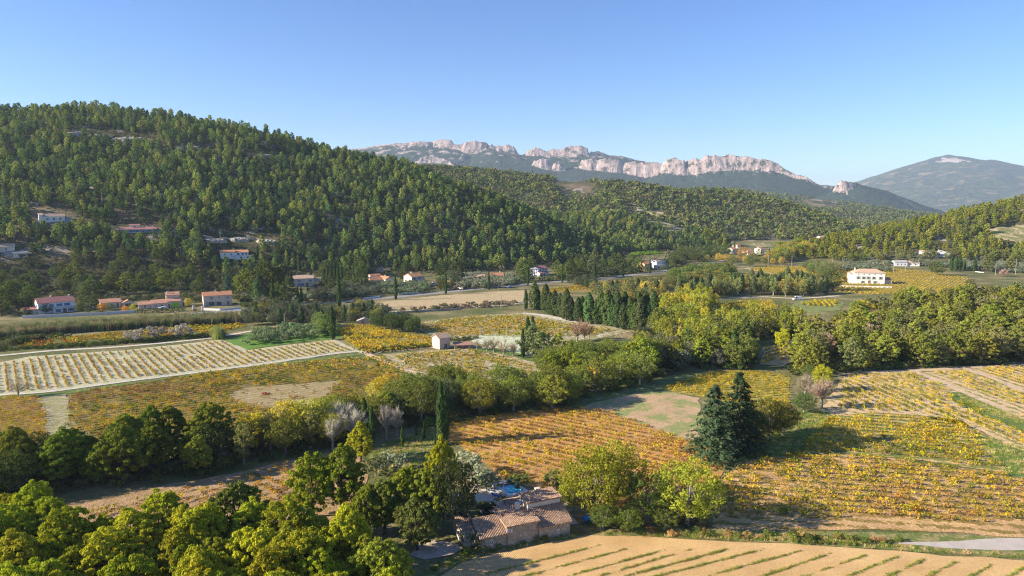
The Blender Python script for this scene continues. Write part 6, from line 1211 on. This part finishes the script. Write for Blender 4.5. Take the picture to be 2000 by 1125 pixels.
# utility poles
WOOD = simple('weathered pole', (.34, .31, .28), .2, 4)
for a, b, h, lb in [(431,480,12,'pale pole on the slope beside the white villa'), (353,505,9,'pole in the dark wood above the tower house'), (179,580,8,'pole behind the pink-roofed house'), (556,637,6,'concrete post by the lane above the olive grove'), (1546,524,11,'pole at the village end of the golden field'), (1625,526,9,'pole behind the golden field left of the white farmhouse'),
                    (1745,532,10,'pole left of the grey-roofed house'), (1768,531,7,'short post right of the pole near the grey-roofed house'), (1944,538,9,'pole below the terraces on the right'), (1983,537,13,'tallest pole at the right edge of the valley'), (1500,522,11,'pole before the blue fir near the village'), (979,605,8,'wooden post beside the track below the tan field'), (200,400,10,'pole among the pines on the left terraces')]:
    g = G(a, b); o = empty('utility_pole', (g[0], g[1], g[2])); m = MB(); m.tube([(0, 0, -.5), (0, 0, h)], [.17, .11], 7); m.obj('post', WOOD, o)
    if h > 7.5: m = MB(); m.box(-.9, .9, -.06, .06, h-.7, h-.55); c = m.obj('crossarm', WOOD, o)
    tag(o, lb, 'pole')
# vehicles
CARW = NT('white car paint'); CARW.bsdf((.78, .78, .78), .3, None, .5); CARW = CARW.m; TYR = simple('tyre rubber', (.02, .02, .02), .1, 3); DK = simple('dark trim', (.05, .05, .055), .1, 3)
def car(label, px, py, rz, L=4.3, Wd=1.75, Hh=1.45, van=False, mat=CARW):
    g = G(px, py); r = empty('parked_van' if van else 'parked_car', (g[0], g[1], g[2]+.05), R(rz)); tag(r, label, 'van' if van else 'car')
    pr = [(-L/2, .35), (-L/2, .85), (-L/2+.15, .95), (-L*.2, 1.0), (-L*.08, Hh), (L*.3, Hh), (L*.44, 1.0), (L/2, .9), (L/2, .35)] if not van else [(-L/2, .35), (-L/2, .95), (-L*.38, 1.1), (-L*.27, Hh), (L*.46, Hh), (L/2, Hh-.25), (L/2, .35)]
    m = MB(); n = len(pr); top = [(.86 if z > 1.02 else 1.0) for _, z in pr]
    V = [(x, -Wd/2*t, z) for (x, z), t in zip(pr, top)]+[(x, Wd/2*t, z) for (x, z), t in zip(pr, top)]
    m.add(V, [[i, (i+1) % n, n+(i+1) % n, n+i] for i in range(n)])
    cx = sum(p[0] for p in pr)/n; 
    for s in (0, 1):
        c = [(cx, (-1, 1)[s]*Wd/2*.97, .75)]; m.add(V[s*n:(s+1)*n]+c, [[i, (i+1) % n, n] for i in range(n)])
    m.obj('body', mat, r)
    for s in (-1, 1):
        m = MB(); y = s*Wd/2*.94; a, b = (-L*.15, L*.34) if not van else (-L*.32, -L*.12); m.add([(a-.12, y*1.03, 1.0), (b+.12, y*1.03, 1.0), (b-.05, y*.95, Hh-.12), (a+.12, y*.95, Hh-.12)], [[0, 1, 2, 3]]); m.obj('side_window', GLS, r)
        for x in (-L*.32, L*.31): w_ = MB(); w_.tube([(x, s*Wd/2*.82, .32), (x, s*(Wd/2+.03), .32)], [.33, .33], 14); w_.tube([(x, s*(Wd/2+.031), .32), (x, s*(Wd/2+.032), .32)], [.18, .18], 10, 1); w_.obj('wheel', [TYR, SHW], r)
    a, b = pr[3 if not van else 2], pr[4 if not van else 3]; m = MB(); m.quad((a[0]-.02, -Wd*.4, a[1]+.03), (a[0]-.02, Wd*.4, a[1]+.03), (b[0]-.03, Wd*.37, b[1]-.06), (b[0]-.03, -Wd*.37, b[1]-.06)); m.obj('windscreen', GLS, r)
    return r
car('white van parked by the mixed tree row in the middle of the valley', 1557, 586, 10, 5.2, 1.9, 2.2, True)
car('white van beside the small annex of the cream two-storey house', 847, 557, 40, 5.0, 1.9, 2.1, True)
car('white car in front of the low wing of the tower house', 318, 604, 28)
car('small white car on the road near the fourth cypress', 994, 562, 40)

# ---- the stone farmhouse in the foreground
FO = np.array([-4.9, 102.9, 0.])
fh = house('stone_farmhouse', 'old stone farmhouse with several canal-tiled roofs next to the small pool', 0, 0, 24, [
    (0, 4.45, 0, 6.6, 0, 2.4, 'gx', 1.6, STONE, RF_, .27), (-1.9, -.05, 2.6, 6.4, 0, 2.9, 'mono', .5, STW, RF_, .27), (4.5, 10.0, -.15, 5.2, 0, 3.35, 'mono', .55, STONE, RF_, .27),
    (10.05, 15.8, -.5, 2.9, 0, 2.25, 'mono', 2.0, STONE, RF_, .27), (9.6, 15.7, 2.95, 6.3, 0, 5.2, 'mono', .15, STW, RF_, .27), (8.6, 16.4, 7.05, 10.6, 0, 2.7, 'gx', .7, STW, RF_, .27), (7.3, 8.55, 5.6, 11.2, 0, 2.2, 'flat', .1, STW, RC_)],
    [(0, 'window', 'f', 1.75, .95, .6, .7, None), (0, 'door', 'l', 1.6, .05, 1.0, 1.9, None), (4, 'window', 'l', 4.2, 3.0, .5, 1.0, None), (2, 'window', 'f', 4.95-.1, 2.45, .45, .5, SHW), (3, 'window', 'f', 13.6, .8, .5, .6, None), (4, 'window', 'l', 5.6, 1.2, .6, .8, None), (5, 'window', 'l', 9, 1.4, .7, .9, None)],
    [(2, 8.2, 4.2, 1.6), (5, 14.6, 9.6, 1.6)], cat='farmhouse', loc=FO)
ca, sa = math.cos(R(24)), math.sin(R(24))
def FL(u, v, z=0): return np.array([FO[0]+u*ca-v*sa, FO[1]+u*sa+v*ca, z])
PAV = simple('terrace paving', (.58, .50, .42), .12, 1.2)
sheet('pavement', [FL(4.6, 9)[:2], FL(7.2, 9)[:2], FL(8.0, 12)[:2], FL(10, 17)[:2], FL(14, 23.5)[:2], FL(8.5, 25.5)[:2], FL(6.2, 22)[:2], FL(6, 17)[:2], FL(4.4, 11)[:2]], PAV, .10, world=True, wob=.05)
sheet('pavement', [FL(15.9, 3)[:2], FL(19, 2)[:2], FL(19.5, 7)[:2], FL(16.5, 8)[:2]], PAV, .10, world=True, wob=.05)
pc = np.array([-.45, 127.2, 0]); pool = empty('swimming_pool', pc, R(32)); tag(pool, 'small rectangular swimming pool with white surround behind the stone farmhouse', 'pool')
m = MB(); 
for bx_ in [(-2.3, 2.3, 2.55, 3.2, 0, .42), (-2.3, 2.3, -3.2, -2.6, 0, .42), (-2.3, -1.5, -2.6, 2.55, 0, .42), (1.5, 2.3, -2.6, 2.55, 0, .42)]: m.box(*bx_)
m.obj('coping', WHW, pool); m = MB(); m.box(-1.5, 1.5, -2.6, 1.7, 0, .14); wt = NT('pool water'); wt.bsdf(wt.ramp(wt.noise(1.5, 2), [(.3, (.01, .42, .62)), (.7, (.03, .56, .72))]), .08, wt.bump(wt.noise(4, 2), .02), .5); m.obj('water', wt.m, pool)
m = MB()
for k in range(7): m.box(-1.5, 1.5, 1.72+k*.12, 1.72+k*.12+.105, 0, .36)
m.obj('deck', simple('reddish deck boards', (.34, .16, .11), .2, 3), pool)
def parasol(label, px, py, h, col):
    g = G(px, py); r = empty('closed_parasol', (g[0], g[1], .1)); tag(r, label, 'parasol'); m = MB(); m.tube([(0, 0, 0), (0, 0, h)], [.035, .03], 6); m.obj('pole', SHW, r)
    m = MB(); m.tube([(0, 0, h*.35), (0, 0, h*.5), (0, 0, h*.8), (0, 0, h*.99)], [.17, .2, .13, .03], 9); m.obj('canopy', simple(label[:12]+' cloth', col, .06, 2), r); m = MB(); m.box(-.25, .25, -.25, .25, 0, .08); m.obj('base', CONC, r)
parasol('closed yellow parasol at the left corner of the pool', 956, 956, 2.1, (.75, .42, .02)); parasol('closed white parasol between pool and farmhouse', 983, 969, 2.2, (.78, .78, .76))
def lounger(label, px, py, rz, col):
    g = G(px, py); r = empty('sun_lounger', (g[0], g[1], .1), R(rz)); tag(r, label, 'lounger'); m = MB(); m.box(-.3, .3, -.85, .45, .27, .33); m.add([(-.3, .45, .33), (.3, .45, .33), (.3, .95, .68), (-.3, .95, .68), (-.3, .45, .27), (.3, .45, .27), (.3, .95, .62), (-.3, .95, .62)], [[0, 1, 2, 3], [7, 6, 5, 4], [0, 3, 7, 4], [1, 5, 6, 2], [3, 2, 6, 7]]); m.obj('mattress', simple(label[:10]+' fabric', col, .08, 2), r)
    for x in (-.27, .22):
        for y in (-.8, .4): m = MB(); m.box(x, x+.05, y, y+.05, 0, .27); m.obj('leg', SHW, r)
lounger('blue sun lounger on the terrace beside the white parasol', 969, 972, 60, (.08, .10, .45)); lounger('white sun lounger left of the blue one', 960, 965, 50, (.7, .7, .72)); lounger('second white sun lounger beside the pool edge', 972, 962, 40, (.66, .68, .75))
g = G(1146, 1019); cv = empty('covered_trailer', (g[0], g[1], 0), R(20)); tag(cv, 'bright blue tarpaulin over a small trailer at the right end of the farmhouse', 'trailer'); m = MB(); m.add([(-1.2, -.6, .55), (1.2, -.6, .55), (1.2, .6, .55), (-1.2, .6, .55), (-1, 0, 1.1), (1, 0, 1.05)], [[0, 1, 5, 4], [2, 3, 4, 5]]); m.add([(-1.2, -.6, .55), (1.2, -.6, .55), (1.2, .6, .55), (-1.2, .6, .55), (-1, 0, 1.1), (1, 0, 1.05)], [[0, 4, 3], [1, 2, 5]]); m.box(-1.2, 1.2, -.6, .6, .3, .54); m.obj('tarpaulin', simple('blue tarpaulin', (.02, .22, .62), .1, 2), cv)
for s in (-1, 1): m = MB(); m.tube([(0, s*.6, .28), (0, s*.72, .28)], [.28, .28], 12); m.obj('wheel', TYR, cv)
g = G(190, 613); gp = empty('swimming_pool', (g[0]+2, g[1]+4, g[2]), R(35)); tag(gp, 'pale blue garden pool beside the orange-leaved tree', 'pool'); m = MB(); m.box(-4.5, 4.5, -2.4, 2.4, -.2, .25); m.obj('coping', WHW, gp); m = MB(); m.box(-4, 4, -1.9, 1.9, .0, .28); m.obj('water', simple('pale pool water', (.20, .45, .58), .06, 1, .1), gp)

for a, b, h, lb in [(968,1003,2.2,'dark rounded shrub in the farmhouse courtyard beside the path'), (955,1012,2.6,'taller dark shrub at the left of the farmhouse courtyard'), (972,988,1.6,'low dark shrub between courtyard and pool terrace'), (945,1000,2.0,'dark shrub under the very dark tree')]:
    g = G(a, b); tree('bush', g[0], g[1], h, (.045, .06, .022), lb, 'courtyard shrubs', 1.1, g[2], rt)
# ------------------------------------------------------------------ haze
hz = NT('haze'); pv = hz.n('ShaderNodeVolumePrincipled'); pv.inputs['Color'].default_value = (.62, .78, 1, 1); pv.inputs['Density'].default_value = 6.5e-5
pv.inputs['Anisotropy'].default_value = .1; hz.t.links.new(pv.outputs[0], hz.out.inputs['Volume'])
m = MB(); m.box(-12500, 17000, -1500, 17200, -60, 760); hzo = m.obj('haze', hz.m); tag(hzo, kind='stuff')
hz.m.cycles.homogeneous_volume = True
